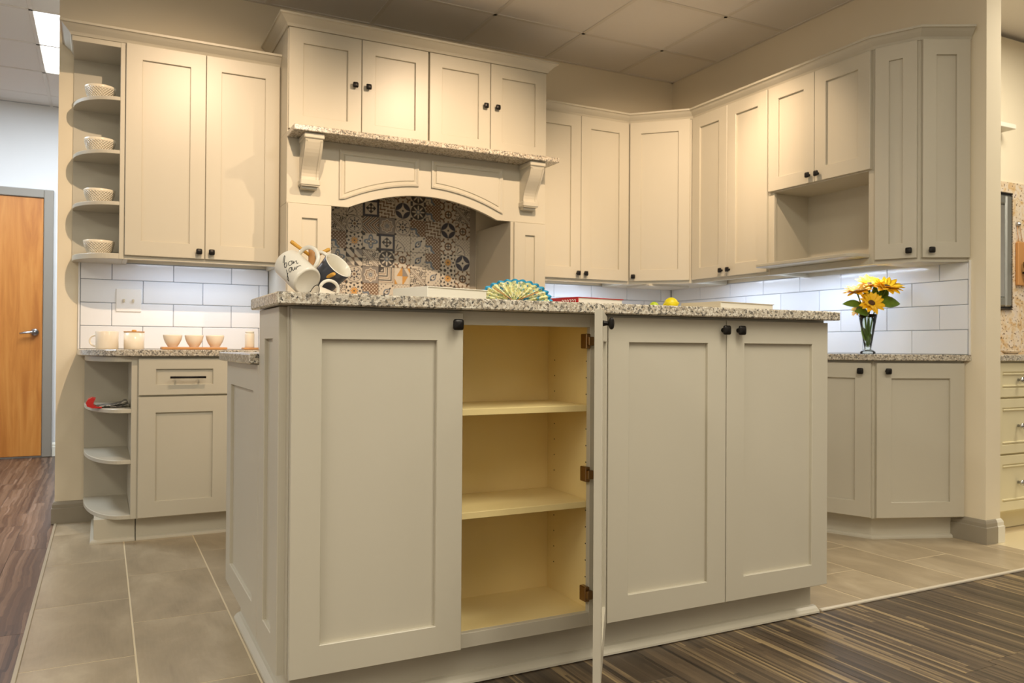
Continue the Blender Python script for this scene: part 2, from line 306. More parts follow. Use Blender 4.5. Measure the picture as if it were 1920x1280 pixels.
# ------------------------------------------------------------------ mesh helpers
W = {}
class MB:
    def __init__(s): s.v = []; s.f = []; s.sm = []
    def add(s, verts, faces, smooth=False):
        b = len(s.v); s.v += [tuple(x) for x in verts]; s.f += [tuple(i + b for i in f) for f in faces]; s.sm += [smooth] * len(faces); return s
    def box(s, x0, x1, y0, y1, z0, z1):
        if x0 > x1: x0, x1 = x1, x0
        if y0 > y1: y0, y1 = y1, y0
        if z0 > z1: z0, z1 = z1, z0
        return s.add([(x, y, z) for z in (z0, z1) for x, y in ((x0, y0), (x1, y0), (x1, y1), (x0, y1))], [(0, 3, 2, 1), (4, 5, 6, 7), (0, 1, 5, 4), (1, 2, 6, 5), (2, 3, 7, 6), (3, 0, 4, 7)])
    def cbox(s, x0, x1, y0, y1, z0, z1, c=0.0015, O=None, u=None, n=None):
        """chamfered box; optional frame: x->u, y->n, z->Z from origin O"""
        if x0 > x1: x0, x1 = x1, x0
        if y0 > y1: y0, y1 = y1, y0
        if z0 > z1: z0, z1 = z1, z0
        X, Y, Z = (x0, x1), (y0, y1), (z0, z1); vs_ = []; idx = {}
        for i in (0, 1):
            for j in (0, 1):
                for k in (0, 1):
                    si, sj, sk = 1 - 2 * i, 1 - 2 * j, 1 - 2 * k
                    for ax in range(3):
                        pt = [X[i] + (c * si if ax != 0 else 0), Y[j] + (c * sj if ax != 1 else 0), Z[k] + (c * sk if ax != 2 else 0)]
                        idx[i, j, k, ax] = len(vs_); vs_.append(pt)
        F = []
        for i in (0, 1): F.append([idx[i, j, k, 0] for j, k in ((0, 0), (0, 1), (1, 1), (1, 0))][::1 if i == 0 else -1])
        for j in (0, 1): F.append([idx[i, j, k, 1] for i, k in ((0, 0), (1, 0), (1, 1), (0, 1))][::1 if j == 0 else -1])
        for k in (0, 1): F.append([idx[i, j, k, 2] for i, j in ((0, 0), (0, 1), (1, 1), (1, 0))][::1 if k == 0 else -1])
        for a, b in ((0, 1), (0, 2), (1, 2)):
            o = 3 - a - b
            for p in (0, 1):
                for q in (0, 1):
                    e = []
                    for r in (0, 1):
                        key = [0, 0, 0]; key[a] = p; key[b] = q; key[o] = r; e.append((idx[(*key, a)], idx[(*key, b)]))
                    F.append([e[0][0], e[0][1], e[1][1], e[1][0]])
        for i in (0, 1):
            for j in (0, 1):
                for k in (0, 1): F.append([idx[i, j, k, ax] for ax in range(3)])
        if O is not None:
            O = Vector(O); u = Vector(u); n = Vector(n); vs_ = [O + u * p[0] + n * p[1] + Vector((0, 0, p[2])) for p in vs_]
        return s.add(vs_, F)
    def prism(s, poly, z0, z1, c=0.0):
        """polygon in XY extruded in Z, optional chamfer along top/bottom edges"""
        n = len(poly)
        def inset(d):
            out = []
            for i in range(n):
                a, b, cc = Vector(poly[i - 1]), Vector(poly[i]), Vector(poly[(i + 1) % n])
                e1 = (b - a).normalized(); e2 = (cc - b).normalized(); n1 = Vector((-e1.y, e1.x)); n2 = Vector((-e2.y, e2.x))
                m = (n1 + n2); m = m / max(0.3, m.dot(n1)); out.append(b + m * d)
            return out
        area_ = sum(poly[i][0] * poly[(i + 1) % n][1] - poly[(i + 1) % n][0] * poly[i][1] for i in range(n))
        if area_ < 0: poly = poly[::-1]
        L = [(inset(c), z0), (poly, z0 + c), (poly, z1 - c), (inset(c), z1)] if c else [(poly, z0), (poly, z1)]
        vs_ = [(p[0], p[1], z) for P, z in L for p in P]; F = [tuple(range(n))[::-1]]
        for k in range(len(L) - 1):
            for i in range(n): F.append((k * n + i, k * n + (i + 1) % n, (k + 1) * n + (i + 1) % n, (k + 1) * n + i))
        F.append(tuple((len(L) - 1) * n + i for i in range(n)))
        return s.add(vs_, F)
    def extr(s, poly, O, u, v, n, d0, d1):
        """polygon in plane (u,v) at O extruded along n from d0 to d1"""
        O, u, v, n = Vector(O), Vector(u), Vector(v), Vector(n); k = len(poly)
        vs_ = [O + u * a + v * b + n * d for d in (d0, d1) for a, b in poly]
        F = [tuple(range(k))[::-1], tuple(range(k, 2 * k))] + [(i, (i + 1) % k, k + (i + 1) % k, k + i) for i in range(k)]
        return s.add(vs_, F)
    def lathe(s, prof, O=(0, 0, 0), axis=(0, 0, 1), seg=32, cap0=False, cap1=False, fl=None):
        ax = Vector(axis).normalized(); t = Vector((1, 0, 0)) if abs(ax.x) < 0.9 else Vector((0, 1, 0)); e1 = ax.cross(t).normalized(); e2 = ax.cross(e1); O = Vector(O)
        vs_ = []
        for r, h in prof:
            for i in range(seg):
                a = 2 * math.pi * i / seg; rr = r * (fl(a, h) if fl else 1); vs_.append(O + ax * h + e1 * (rr * math.cos(a)) + e2 * (rr * math.sin(a)))
        F = []
        for k in range(len(prof) - 1):
            for i in range(seg): F.append((k * seg + i, k * seg + (i + 1) % seg, (k + 1) * seg + (i + 1) % seg, (k + 1) * seg + i))
        s.add(vs_, F, True)
        b = len(s.v) - len(vs_)
        if cap0: s.f.append(tuple(b + i for i in range(seg))[::-1]); s.sm.append(False)
        if cap1: s.f.append(tuple(b + (len(prof) - 1) * seg + i for i in range(seg))); s.sm.append(False)
        return s
    def tube(s, pts, rad, seg=8, closed=False, cap=True):
        pts = [Vector(p) for p in pts]; n = len(pts); rads = rad if isinstance(rad, (list, tuple)) else [rad] * n; vs_ = []; prev = None
        for i, p in enumerate(pts):
            if closed: d = pts[(i + 1) % n] - pts[i - 1]
            else: d = pts[min(i + 1, n - 1)] - pts[max(i - 1, 0)]
            d.normalize()
            if prev is None:
                t = Vector((0, 0, 1)) if abs(d.z) < 0.9 else Vector((1, 0, 0)); e = d.cross(t).normalized()
            else: e = (prev - d * prev.dot(d)).normalized()
            prev = e; f = d.cross(e)
            for j in range(seg): a = 2 * math.pi * j / seg; vs_.append(p + (e * math.cos(a) + f * math.sin(a)) * rads[i])
        F = []
        for i in range(n if closed else n - 1):
            k = (i + 1) % n
            for j in range(seg): F.append((i * seg + j, i * seg + (j + 1) % seg, k * seg + (j + 1) % seg, k * seg + j))
        s.add(vs_, F, True); b = len(s.v) - len(vs_)
        if cap and not closed:
            s.f += [tuple(b + j for j in range(seg))[::-1], tuple(b + (n - 1) * seg + j for j in range(seg))]; s.sm += [False, False]
        return s
    def sweep(s, path, prof, z0):
        """profile (out, up) swept along XY path, 'out' to the right of travel"""
        P = [Vector(p) for p in path]; n = len(P); vs_ = []
        for i in range(n):
            ds = []
            if i > 0: ds.append((P[i] - P[i - 1]).normalized())
            if i < n - 1: ds.append((P[i + 1] - P[i]).normalized())
            ns = [Vector((d.y, -d.x)) for d in ds]; m = sum(ns, Vector((0, 0))); m = m / m.dot(ns[0])
            for o, h in prof: vs_.append((P[i].x + m.x * o, P[i].y + m.y * o, z0 + h))
        k = len(prof); F = []
        for i in range(n - 1):
            for j in range(k): F.append((i * k + j, i * k + (j + 1) % k, (i + 1) * k + (j + 1) % k, (i + 1) * k + j))
        F += [tuple(range(k))[::-1], tuple((n - 1) * k + j for j in range(k))]
        return s.add(vs_, F)
    def mesh(s, name, mat, off=(0, 0, 0)):
        me = bpy.data.meshes.new(name); me.from_pydata([(x - off[0], y - off[1], z - off[2]) for x, y, z in s.v], [], s.f)
        me.polygons.foreach_set('use_smooth', s.sm); me.validate()
        import bmesh
        bm = bmesh.new(); bm.from_mesh(me); bmesh.ops.recalc_face_normals(bm, faces=bm.faces); bm.to_mesh(me); bm.free()
        me.materials.append(M[mat] if isinstance(mat, str) else mat); me.update(); return me
def link(o, Wm, parent=None):
    COL.objects.link(o); o.matrix_basis = Wm; W[o] = Wm
    if parent is not None: o.parent = parent; o.matrix_parent_inverse = W[parent].inverted()
    return o
def put(name, mb, mat, parent=None, origin=None):
    if origin is None:
        xs, ys, zs = zip(*mb.v); origin = ((min(xs) + max(xs)) / 2, (min(ys) + max(ys)) / 2, min(zs))
    return link(bpy.data.objects.new(name, mb.mesh(name, mat, origin)), Matrix.Translation(origin), parent)
def inst(name, me, Wm, parent=None): return link(bpy.data.objects.new(name, me), Wm, parent)
def tag(o, label=None, cat=None, group=None, kind=None):
    for k, v in (('label', label), ('category', cat), ('group', group), ('kind', kind)):
        if v: o[k] = v
    return o
def thing(name, loc, label, cat, group=None):
    o = bpy.data.objects.new(name, None); o.empty_display_size = 0.05; link(o, Matrix.Translation(loc)); return tag(o, label, cat, group)
def struct(name, mb, mat, parent=None, origin=None):
    o = put(name, mb, mat, parent, origin)
    if parent is None: o['kind'] = 'structure'
    return o
BX = lambda *a: MB().box(*a)
CB = lambda *a, **k: MB().cbox(*a, **k)
Z3 = Vector((0, 0, 1))

# ------------------------------------------------------------------ structure
HC = 2.914
WR = -2.397; WLX = -4.0
wall_back = struct('wall_back', BX(WLX, 0, 0, 0.12, 0, HC), 'wall_paint')
wall_right = struct('wall_right', BX(0, 0.114, WR, 0.12, 0, HC), 'wall_paint')
wall_hall = struct('wall_hall', BX(-7.2, -2.6, 2.90, 3.02, 0, HC), 'hall_paint')
struct('wall_left', BX(-7.32, -7.2, -7.4, 3.02, 0, HC), 'hall_paint')
struct('wall_front', BX(-7.32, 4.32, -7.52, -7.4, 0, HC), 'hall_paint')
struct('wall_far_right', BX(4.2, 4.32, -7.4, -1.58, 0, HC), 'hall_paint')
wall_side = struct('wall_side_room', BX(0.114, 4.2, -1.70, -1.58, 0, HC), 'wall_paint')

# floors
floor = struct('floor', BX(-3.992, 0.06, -2.742, 0.0, -0.06, -0.0007), 'floor_grout')
PX, PY = 0.3045, 0.6095
ftile = CB(-PX / 2 + 0.0027, PX / 2 - 0.0027, -PY / 2 + 0.002, PY / 2 - 0.002, -0.008, 0.0, 0.0006).mesh('floor_tile', 'floor_tile')
for i in range(14):
    x0 = -3.992 + PX * i
    y = -0.915 if i % 2 == 0 else -1.2105
    y += PY * 2
    while y > -2.742:
        a, b = max(y - PY, -2.735), min(y, -0.001)
        xr = min(x0 + PX, 0.055)
        if b - a > 0.02 and xr - x0 > 0.03:
            if abs((b - a) - PY) < 1e-6 and abs(xr - x0 - PX) < 1e-6: inst('floor_tile', ftile, Matrix.Translation((x0 + PX / 2, (a + b) / 2, 0)), floor)
            else: put('floor_tile', CB(x0 + 0.0027, xr - 0.0027, a + 0.002, b - 0.002, -0.008, 0.0, 0.0006), 'floor_tile', floor)
        y -= PY
def planks(nm, x0, x1, y0, y1, mat, w=0.152, ln=1.22, seed=1):
    rr = random.Random(seed)
    base = struct('floor', BX(x0, x1, y0, y1, -0.06, -0.0045), 'dark')
    x = x0
    while x < x1 - 1e-4:
        xe = min(x + w, x1); y = y0 - rr.random() * ln
        while y < y1:
            a, b = max(y, y0), min(y + ln, y1)
            if b - a > 0.01: put(nm, CB(x + 0.0003, xe - 0.0003, a + 0.0003, b - 0.0003, -0.012, -0.003, 0.0006), mat, base)
            y += ln
        x = xe
    return base
planks('floor_plank', -3.992, 1.48, -4.75, -2.742, 'plank', seed=4)
planks('floor_plank', -5.36, -3.992, -4.75, 2.90, 'hall_plank', seed=9)
struct('floor', BX(-7.2, -5.36, -7.4, 2.9, -0.06, -0.003), 'hall_plank')
struct('floor', BX(-5.36, 4.2, -7.4, -4.75, -0.06, -0.003), 'plank')
struct('floor', BX(-3.992, 0, 0.12, 2.9, -0.06, -0.003), 'hall_plank')
fl2 = struct('floor', BX(0.06, 4.2, -2.742, -1.58, -0.06, -0.004), 'floor_grout')
plain('cream_tile', (226, 212, 176), 0.3)
for i in range(6):
    put('floor_tile', CB(0.062 + 0.46 * i, 0.062 + 0.46 * i + 0.457, -2.738, -2.30, -0.008, -0.001, 0.001), 'cream_tile', fl2)
struct('trim_1', MB().prism([(-1.5, -2.753), (1.48, -2.753), (1.48, -2.738), (-1.5, -2.738)], -0.003, 0.006, 0.002), 'white_trim')
plain('edge_strip', (178, 165, 140), 0.4)
struct('trim_2', MB().prism([(-4.001, -4.75), (-3.988, -4.75), (-3.988, 0.0), (-4.001, 0.0)], -0.003, 0.004, 0.002), 'edge_strip')

# ceiling: slab, lay-in panels, tee grid
ceiling = struct('ceiling', BX(-7.2, 4.2, -7.4, 2.9, HC + 0.03, HC + 0.1), 'ceil')
GX, GY, PGX, PGY = -0.48, -0.495, 0.6175, 0.6155
gx = [0.0] + [GX - PGX * i for i in range(12)]
gy = [2.9, GY + PGY * 5] + [GY + PGY * (4 - i) for i in range(13)]
ctile = CB(-PGX / 2 + 0.004, PGX / 2 - 0.004, -PGY / 2 + 0.004, PGY / 2 - 0.004, 0.004, 0.02, 0.002).mesh('ceiling_panel', 'ceil')
TROFF = (-4.185, -3.5675, GY + PGY * 2, GY + PGY * 4)
for i in range(len(gx) - 1):
    for j in range(len(gy) - 1):
        xa, xb, ya, yb = gx[i + 1], gx[i], gy[j + 1], gy[j]
        cxm, cym = (xa + xb) / 2, (ya + yb) / 2
        if cym < -3.0 or cxm < -6.2: continue
        if cym > 0 and cxm > -3.5: continue
        if TROFF[0] - 0.02 < cxm < TROFF[1] + 0.02 and TROFF[2] - 0.02 < cym < TROFF[3] + 0.02: continue
        if abs(xb - xa - PGX) < 1e-6 and abs(yb - ya - PGY) < 1e-6: inst('ceiling_panel', ctile, Matrix.Translation((cxm, cym, HC)), ceiling)
        else: put('ceiling_panel', CB(xa + 0.004, xb - 0.002, ya + 0.004, yb - 0.002, HC + 0.004, HC + 0.02, 0.002), 'ceil', ceiling)
for x in gx[1:]: put('grid_tee', CB(x - 0.012, x + 0.012, -3.3, 2.9 if x < -4.0 else -0.005, HC, HC + 0.012, 0.001), 'ceil_grid', ceiling)
for y in gy[2:11]: put('grid_tee', CB(-6.2, -0.005 if y < 0 else WLX, y - 0.012, y + 0.012, HC, HC + 0.012, 0.001), 'ceil_grid', ceiling)
put('wall_angle', CB(WLX, 0, -0.02, 0, HC - 0.001, HC + 0.012, 0.001), 'ceil_grid', ceiling)
put('wall_angle', CB(-0.02, 0, WR, 0, HC - 0.001, HC + 0.012, 0.001), 'ceil_grid', ceiling)

# baseboards
BBP = [(0, 0), (0.015, 0), (0.015, 0.078), (0.011, 0.082), (0.011, 0.098), (0.006, 0.110), (0.002, 0.114), (0, 0.114)]
struct('baseboard_left', MB().sweep([(-4.0, 0.12), (-4.0, 0.0), (-3.70, 0.0)][::-1], [(-a, b) for a, b in BBP], 0), 'base_grey')
struct('baseboard_right', MB().sweep([(0.0, -2.05), (0.0, WR), (0.075, WR)][::-1], [(-a, b) for a, b in BBP], 0), 'base_grey')
struct('baseboard_side', MB().sweep([(0.075, WR), (0.114, WR), (0.114, -2.31)][::-1], [(-a, b) for a, b in BBP], 0), 'base_white')
struct('baseboard_hall', MB().sweep([(-4.155, 2.90), (-2.6, 2.90)], BBP, 0), 'base_white')

# hall door
door1 = thing('door_1', (-4.68, 2.88, 0), None, None); door1['kind'] = 'structure'
dl = put('door_leaf', CB(-5.13, -4.232, 2.878, 2.898, 0.012, 2.138, 0.002), 'oak', door1)
put('door_frame', MB().cbox(-4.228, -4.158, 2.862, 2.9, 0, 2.21, 0.004).cbox(-5.2, -5.134, 2.862, 2.9, 0, 2.21, 0.004).cbox(-5.134, -4.228, 2.862, 2.9, 2.142, 2.21, 0.004), 'door_frame', door1)
hd = MB().lathe([(0.0, 0.0), (0.030, 0.0), (0.030, 0.010), (0.024, 0.016), (0.012, 0.018), (0.012, 0.05), (0.0, 0.05)], (-4.285, 2.878, 1.03), (0, -1, 0), 20)
hd.tube([(-4.285, 2.832, 1.03), (-4.31, 2.828, 1.03), (-4.36, 2.830, 1.024), (-4.39, 2.834, 1.018)], [0.012, 0.011, 0.009, 0.006])
put('door_handle', hd, 'nickel', dl)

# hall troffer
tr = thing('ceiling_light', ((TROFF[0] + TROFF[1]) / 2, (TROFF[2] + TROFF[3]) / 2, HC), 'bright white fluorescent ceiling panel over the wooden door hall', 'ceiling light')
put('housing', BX(TROFF[0] + 0.014, TROFF[1] - 0.014, TROFF[2] + 0.014, TROFF[3] - 0.014, HC + 0.012, HC + 0.028), 'white_plastic', tr)
put('diffuser', CB(TROFF[0] + 0.02, TROFF[1] - 0.02, TROFF[2] + 0.02, TROFF[3] - 0.02, HC + 0.002, HC + 0.011, 0.001), 'lamp_diffuser', tr)

# wall tile: subway rows
RZ = 0.1233; TW = 0.3045
def subway_run(wall, axis, lo, hi, ref_even, ref_odd, z_top, z0=0.908):
    rows = int(math.ceil((z_top - z0) / RZ))
    for r in range(rows):
        za, zb = z0 + RZ * r, min(z0 + RZ * (r + 1), z_top)
        if zb - za < 0.008: continue
        ref = ref_even if r % 2 == 0 else ref_odd
        k0 = math.floor((lo - ref) / TW)
        t = ref + k0 * TW
        while t < hi - 1e-6:
            a, b = max(t, lo), min(t + TW, hi)
            if b - a > 0.008:
                g = 0.0015
                if axis == 'x': mb = CB(a + g, b - g, -0.009, -0.0005, za + g, zb - g, 0.0022)
                else: mb = CB(-0.009, -0.0005, a + g, b - g, za + g, zb - g, 0.0022)
                put('wall_tile', mb, 'subway', wall)
            t += TW
put('grout_bed', BX(-3.894, -2.93, -0.003, 0, 0.90, 1.372), 'grout', wall_back)
put('grout_bed', BX(-1.37, 0.0, -0.003, 0, 0.90, 1.372), 'grout', wall_back)
put('grout_bed', BX(-0.003, 0, -2.316, -0.003, 0.90, 1.372), 'grout', wall_right)
subway_run(wall_back, 'x', -3.892, -2.932, -3.592, -3.744, 1.370)
subway_run(wall_back, 'x', -1.368, -0.010, -0.56, -0.408, 1.370)
subway_run(wall_right, 'y', -2.313, -0.010, -1.397, -1.2475, 1.370)
put('edge_trim', CB(-3.902, -3.894, -0.011, 0, 0.908, 1.372, 0.001), 'white_plastic', wall_back)
put('edge_trim', CB(-0.011, 0, -2.324, -2.316, 0.908, 1.372, 0.001), 'white_plastic', wall_right)
# patterned tiles behind the range niche
put('grout_bed', BX(-2.69, -1.61, -0.003, 0, 0.90, 2.03), 'pattern_grout', wall_back)
PT = 0.1026
ROWS = {0: '. . palm floral diag ring star8 swirl ring leaf', 1: 'wavy leaf palm framed wavy star4 star8 swirl ring diag', 2: 'squares diag rosette chevron medallion rosette swirl wavy star4 ring',
        3: 'framed swirl starflower floral framed palm leaf swirl ring palm', 4: 'diag floral windmill diag star8 ring leaf swirl starflower star4', 5: 'palm swirl rosette medallion squares cubes diag leaf starflower ring',
        6: 'medallion diag starflower swirl leaf palm rosette swirl floral wavy', 7: 'ring floral star8 wavy framed diag palm medallion leaf squares', 8: 'leaf cubes palm ring swirl starflower diag star4 wavy rosette', 9: 'palm swirl diag floral ring leaf wavy medallion swirl diag'}
tmesh = {}
for r, line in ROWS.items():
    zt = 1.833 + PT - PT * r
    for c, nm in enumerate(line.split()):
        if nm == '.': nm = 'diag'
        x0 = -2.475 + PT * (c - 2); 
        xa, xb = max(x0, -2.688), min(x0 + PT, -1.612)
        if xb - xa < 0.01: continue
        g = 0.0007; key = (nm, round(xb - xa, 4))
        if key not in tmesh: tmesh[key] = CB(-(xb - xa) / 2 + g, (xb - xa) / 2 - g, -0.009, 0, -PT / 2 + g, PT / 2 - g, 0.0008).mesh('pattern_tile', 'pat_' + nm)
        inst('pattern_tile', tmesh[key], Matrix.Translation(((xa + xb) / 2, -0.0005, zt - PT / 2)), wall_back)

# ------------------------------------------------------------------ cabinet parts
km = MB().lathe([(0.0, 0.0), (0.0075, 0.0), (0.0065, 0.004), (0.0055, 0.010), (0.006, 0.014)], (0, 0, 0), (0, -1, 0), 14)
def sq_ring(h, d): # rounded square ring in XZ at depth -d
    out = []
    for i in range(24):
        a = 2 * math.pi * i / 24; ca, sa = math.cos(a), math.sin(a); p = 0.42
        out.append((h * math.copysign(abs(ca) ** p, ca), -d, h * math.copysign(abs(sa) ** p, sa)))
    return out
rings = [sq_ring(0.006, 0.013), sq_ring(0.0125, 0.016), sq_ring(0.0150, 0.0185), sq_ring(0.0150, 0.0225), sq_ring(0.0120, 0.026), sq_ring(0.0060, 0.0275), sq_ring(0.0006, 0.028)]
vv = [p for q in rings for p in q]; ff = [(k * 24 + i, k * 24 + (i + 1) % 24, (k + 1) * 24 + (i + 1) % 24, (k + 1) * 24 + i) for k in range(6) for i in range(24)]
km.add(vv, ff, True)
KNOB = km.mesh('knob', 'black_metal')
def knob(parent, pos, n):
    ang = math.atan2(n[1], n[0]) + math.pi / 2
    return tag(inst('knob', KNOB, Matrix.Translation(pos) @ Matrix.Rotation(ang, 4, 'Z'), parent), 'black square knob')
T = 0.019
def shaker(parent, O, u, n, w, z0, z1, rail=0.0755, kn=None, name='door', mat='paint', rec=0.012, top=None):
    """shaker door: frame mesh with a recessed panel and knob as sub-parts. O lower corner on the cabinet face."""
    u = Vector(u).normalized(); n = Vector(n).normalized(); O = Vector((O[0], O[1], 0)); tr_ = top or rail
    f = MB(); c = 0.0016
    def ringpts(a0, a1, h0, h1, d): return [O + u * a + n * d + Z3 * h for a, h in ((a0, h0), (a1, h0), (a1, h1), (a0, h1))]
    L = [ringpts(0, w, z0, z1, 0), ringpts(0, w, z0, z1, T - c), ringpts(c, w - c, z0 + c, z1 - c, T), ringpts(rail - c, w - rail + c, z0 + tr_ - c, z1 - tr_ + c, T), ringpts(rail, w - rail, z0 + tr_, z1 - tr_, T - c), ringpts(rail, w - rail, z0 + tr_, z1 - tr_, T - rec - 0.004), ringpts(rail, w - rail, z0 + tr_, z1 - tr_, 0.0)]
    V = [p for q in L for p in q]; F = [(k * 4 + i, k * 4 + (i + 1) % 4, (k + 1) * 4 + (i + 1) % 4, (k + 1) * 4 + i) for k in range(6) for i in range(4)]
    F += [(i, (i + 1) % 4, 24 + (i + 1) % 4, 24 + i) for i in range(4)]
    f.add(V, F)
    d = put(name, f, mat, parent, origin=tuple(O + u * (w / 2) + Z3 * z0))
    p = MB().cbox(rail - 0.003, w - rail + 0.003, 0.0012, T - rec, z0 + tr_ - 0.003, z1 - tr_ + 0.003, 0.0004, O, u, n)
    put('panel', p, mat, d)
    if kn: knob(d, tuple(O + u * kn[0] + n * T + Z3 * kn[1]), n)
    return d
CROWN = [(0, -0.004), (0.006, -0.004), (0.009, 0.003), (0.013, 0.010), (0.022, 0.018), (0.033, 0.028), (0.042, 0.038), (0.046, 0.041), (0.053, 0.042), (0.053, 0.053), (0, 0.053)]
UB, UT = 1.363, 2.460; DB, DT = 1.383, 2.452   # wall cabinet bottom / top, door bottom / top
UF = -0.305                                     # wall cabinet face-frame plane

# --- upper open corner shelf, left
XS0, XS1 = -3.932, -3.700
sh = thing('open_shelf_unit', (-3.81, 0, UB), 'grey quarter-round open shelf unit holding four bowls beside tall wall cabinet', 'shelf')
put('side_panel', CB(XS1, -3.692, UF, -0.001, UB, UT, 0.001), 'paint', sh)
put('face_stile', CB(-3.716, -3.6925, UF - 0.002, UF + 0.014, UB, UT, 0.0015), 'paint', sh)
put('back_panel', BX(XS0, XS1, -0.008, -0.001, UB, UT), 'paint', sh)
def quarter(xr, xl, yf, yb, n=18, flat=0.02):
    pts = [(xr, yb), (xl, yb), (xl, yb - flat)]
    for i in range(1, n + 1):
        a = math.pi / 2 * i / n; pts.append((xr - flat - (xr - flat - xl) * math.cos(a), (yb - flat) - ((yb - flat) - yf) * math.sin(a)))
    pts.append((xr, yf)); return pts
SHZ = [(1.372, 1.391), (1.633, 1.652), (1.892, 1.911), (2.161, 2.180)]
for a, b in SHZ: put('shelf', MB().prism(quarter(XS1, XS0, UF + 0.001, -0.008), a - (0.009 if a < 1.4 else 0), b, 0.0015), 'paint', sh)
put('top_board', CB(XS0, XS1, UF, -0.008, 2.428, UT, 0.0015), 'paint', sh)

# --- generic wall cabinet on back wall
def wall_cab(x0, x1, doors, label, face=UF, zb=UB, zt=UT, db=DB, dt=DT, knz=1.418, nm='wall_cabinet'):
    t = thing(nm, ((x0 + x1) / 2, 0, zb), label, 'cabinet')
    lip = 0.034 if zb < 1.40 else 0
    put('body', CB(x0, x1, face, -0.012 if zb < 1.40 else -0.001, zb + lip, zt, 0.001), 'paint', t)
    if lip: put('bottom_rail', MB().cbox(x0, x1, face, face + 0.019, zb, zb + lip, 0.001).cbox(x0, x0 + 0.016, face + 0.019, -0.012, zb, zb + lip, 0.001).cbox(x1 - 0.016, x1, face + 0.019, -0.012, zb, zb + lip, 0.001), 'paint', t)
    for a, b, kx in doors: shaker(t, (a, face), (1, 0, 0), (0, -1, 0), b - a, db, dt, kn=(kx - a, knz))
    return t
wall_cab(-3.692, -2.931, [(-3.691, -3.3135, -3.342), (-3.3105, -2.936, -3.280)], 'tall grey two-door wall cabinet between bowl shelf and range hood')
# --- hood
HF = -0.501; HX0, HX1 = -2.930, -1.372; HM = -2.143
for a, b, ds, lab in ((HX0, HM, [(-2.926, -2.5365, -2.574), (-2.5325, -2.148, -2.500)], 'grey two-door cabinet on left above the granite mantel shelf'), (HM, HX1, [(-2.137, -1.756, -1.790), (-1.752, -1.376, -1.713)], 'grey two-door cabinet on right above the granite mantel shelf')):
    wall_cab(a, b, ds, lab, HF, 2.061, 2.618, 2.075, 2.609, 2.350, 'hood_cabinet')
hood = thing('range_hood', ((HX0 + HX1) / 2, 0, 1.68), 'grey wooden range hood with arched valance and two corbels', 'range hood')
# arched valance board with opening
def arch_pts():
    pts = [(HX0, 2.030), (HX0, 1.688), (-2.600, 1.688)]
    for i in range(1, 24):
        s = i / 24; x = -2.600 + (0.902) * s; pts.append((x, 1.688 + 0.100 * (1 - (2 * s - 1) ** 2)))
    pts += [(-1.698, 1.688), (HX1, 1.688), (HX1, 2.030)]
    return pts
put('valance', MB().extr(arch_pts(), (0, -0.480, 0), (1, 0, 0), (0, 0, 1), (0, -1, 0), 0.0, 0.022), 'paint', hood)
put('canopy_box', MB().box(HX0, HX0 + 0.02, -0.4795, -0.001, 1.6875, 2.0605).box(HX1 - 0.02, HX1, -0.4795, -0.001, 1.6875, 2.0605).box(HX0 + 0.02, HX1 - 0.02, -0.4795, -0.001, 1.96, 2.03).box(HX0, HX1, -0.4995, -0.4795, 2.0305, 2.0605), 'paint', hood)
# raised arched panels
def raised(xa, xb, side):
    def zb(x): return 1.688 + 0.100 * (1 - (2 * (x + 2.600) / 0.902 - 1) ** 2) + 0.052 if True else 0
    def outline(ins):
        x0, x1 = xa + ins, xb - ins; top = 1.995 - ins; pts = [(x0, top)]
        for i in range(15):
            x = x0 + (x1 - x0) * i / 14; pts.append((x, max(zb(x), 1.727) + ins * 1.05))
        pts.append((x1, top)); return pts
    m = MB(); lv = [(0.0, 0.0), (0.0, 0.010), (0.008, 0.012), (0.016, 0.007), (0.020, 0.007), (0.026, 0.003), (0.030, 0.009)]
    O = Vector((0, -0.502, 0)); n = len(outline(0)); V = []
    for ins, d in lv: V += [O + Vector((x, -d, z)) for x, z in outline(ins)]
    F = [(k * n + i, k * n + (i + 1) % n, (k + 1) * n + (i + 1) % n, (k + 1) * n + i) for k in range(len(lv) - 1) for i in range(n)]
    F.append(tuple((len(lv) - 1) * n + i for i in range(n)))
    m.add(V, F); put('raised_panel', m, 'paint', hood)
raised(-2.650, -2.196, 0); raised(-2.118, -1.664, 1)
def corbel(xc):
    w = 0.052; root = put('corbel', MB().cbox(xc - w, xc + w, -0.655, -0.502, 2.002, 2.030, 0.004), 'paint', hood)
    prof = [(0.0, 2.002), (0.0, 1.772), (0.056, 1.772), (0.062, 1.790)]
    S = []
    for i in range(13):
        s = i / 12; z = 1.790 + (1.985 - 1.790) * s
        d = 0.052 + 0.088 * (s ** 1.7) + 0.010 * math.sin(s * 2 * math.pi + math.pi) * 1.0; S.append((d, z))
    prof = [(0.0, 2.002), (0.0, 1.772), (0.060, 1.772), (0.060, 1.796)] + S[1:] + [(0.145, 2.002)]
    put('scroll', MB().extr(prof, (xc - w * 0.88, -0.502, 0), (0, -1, 0), (0, 0, 1), (1, 0, 0), 0, w * 1.76), 'paint', root)
    put('foot', MB().cbox(xc - w, xc + w, -0.568, -0.502, 1.776, 1.806, 0.004).cbox(xc - w * 0.8, xc + w * 0.8, -0.545, -0.502, 1.758, 1.776, 0.003), 'paint', root)
    rim = MB()
    fr = [(d + 0.004, z) for d, z in S[1:]] + [(0.149, 1.992)]; bk = [(d - 0.006, z) for d, z in S[1:]] + [(0.139, 1.992)]
    band = fr + bk[::-1]
    for sx in (-1, 1): rim.extr(band, (xc + sx * w * 0.88 - (0.012 if sx > 0 else 0), -0.502, 0), (0, -1, 0), (0, 0, 1), (1, 0, 0), 0, 0.012)
    put('rim', rim, 'paint', root)
corbel(-2.820); corbel(-1.503)
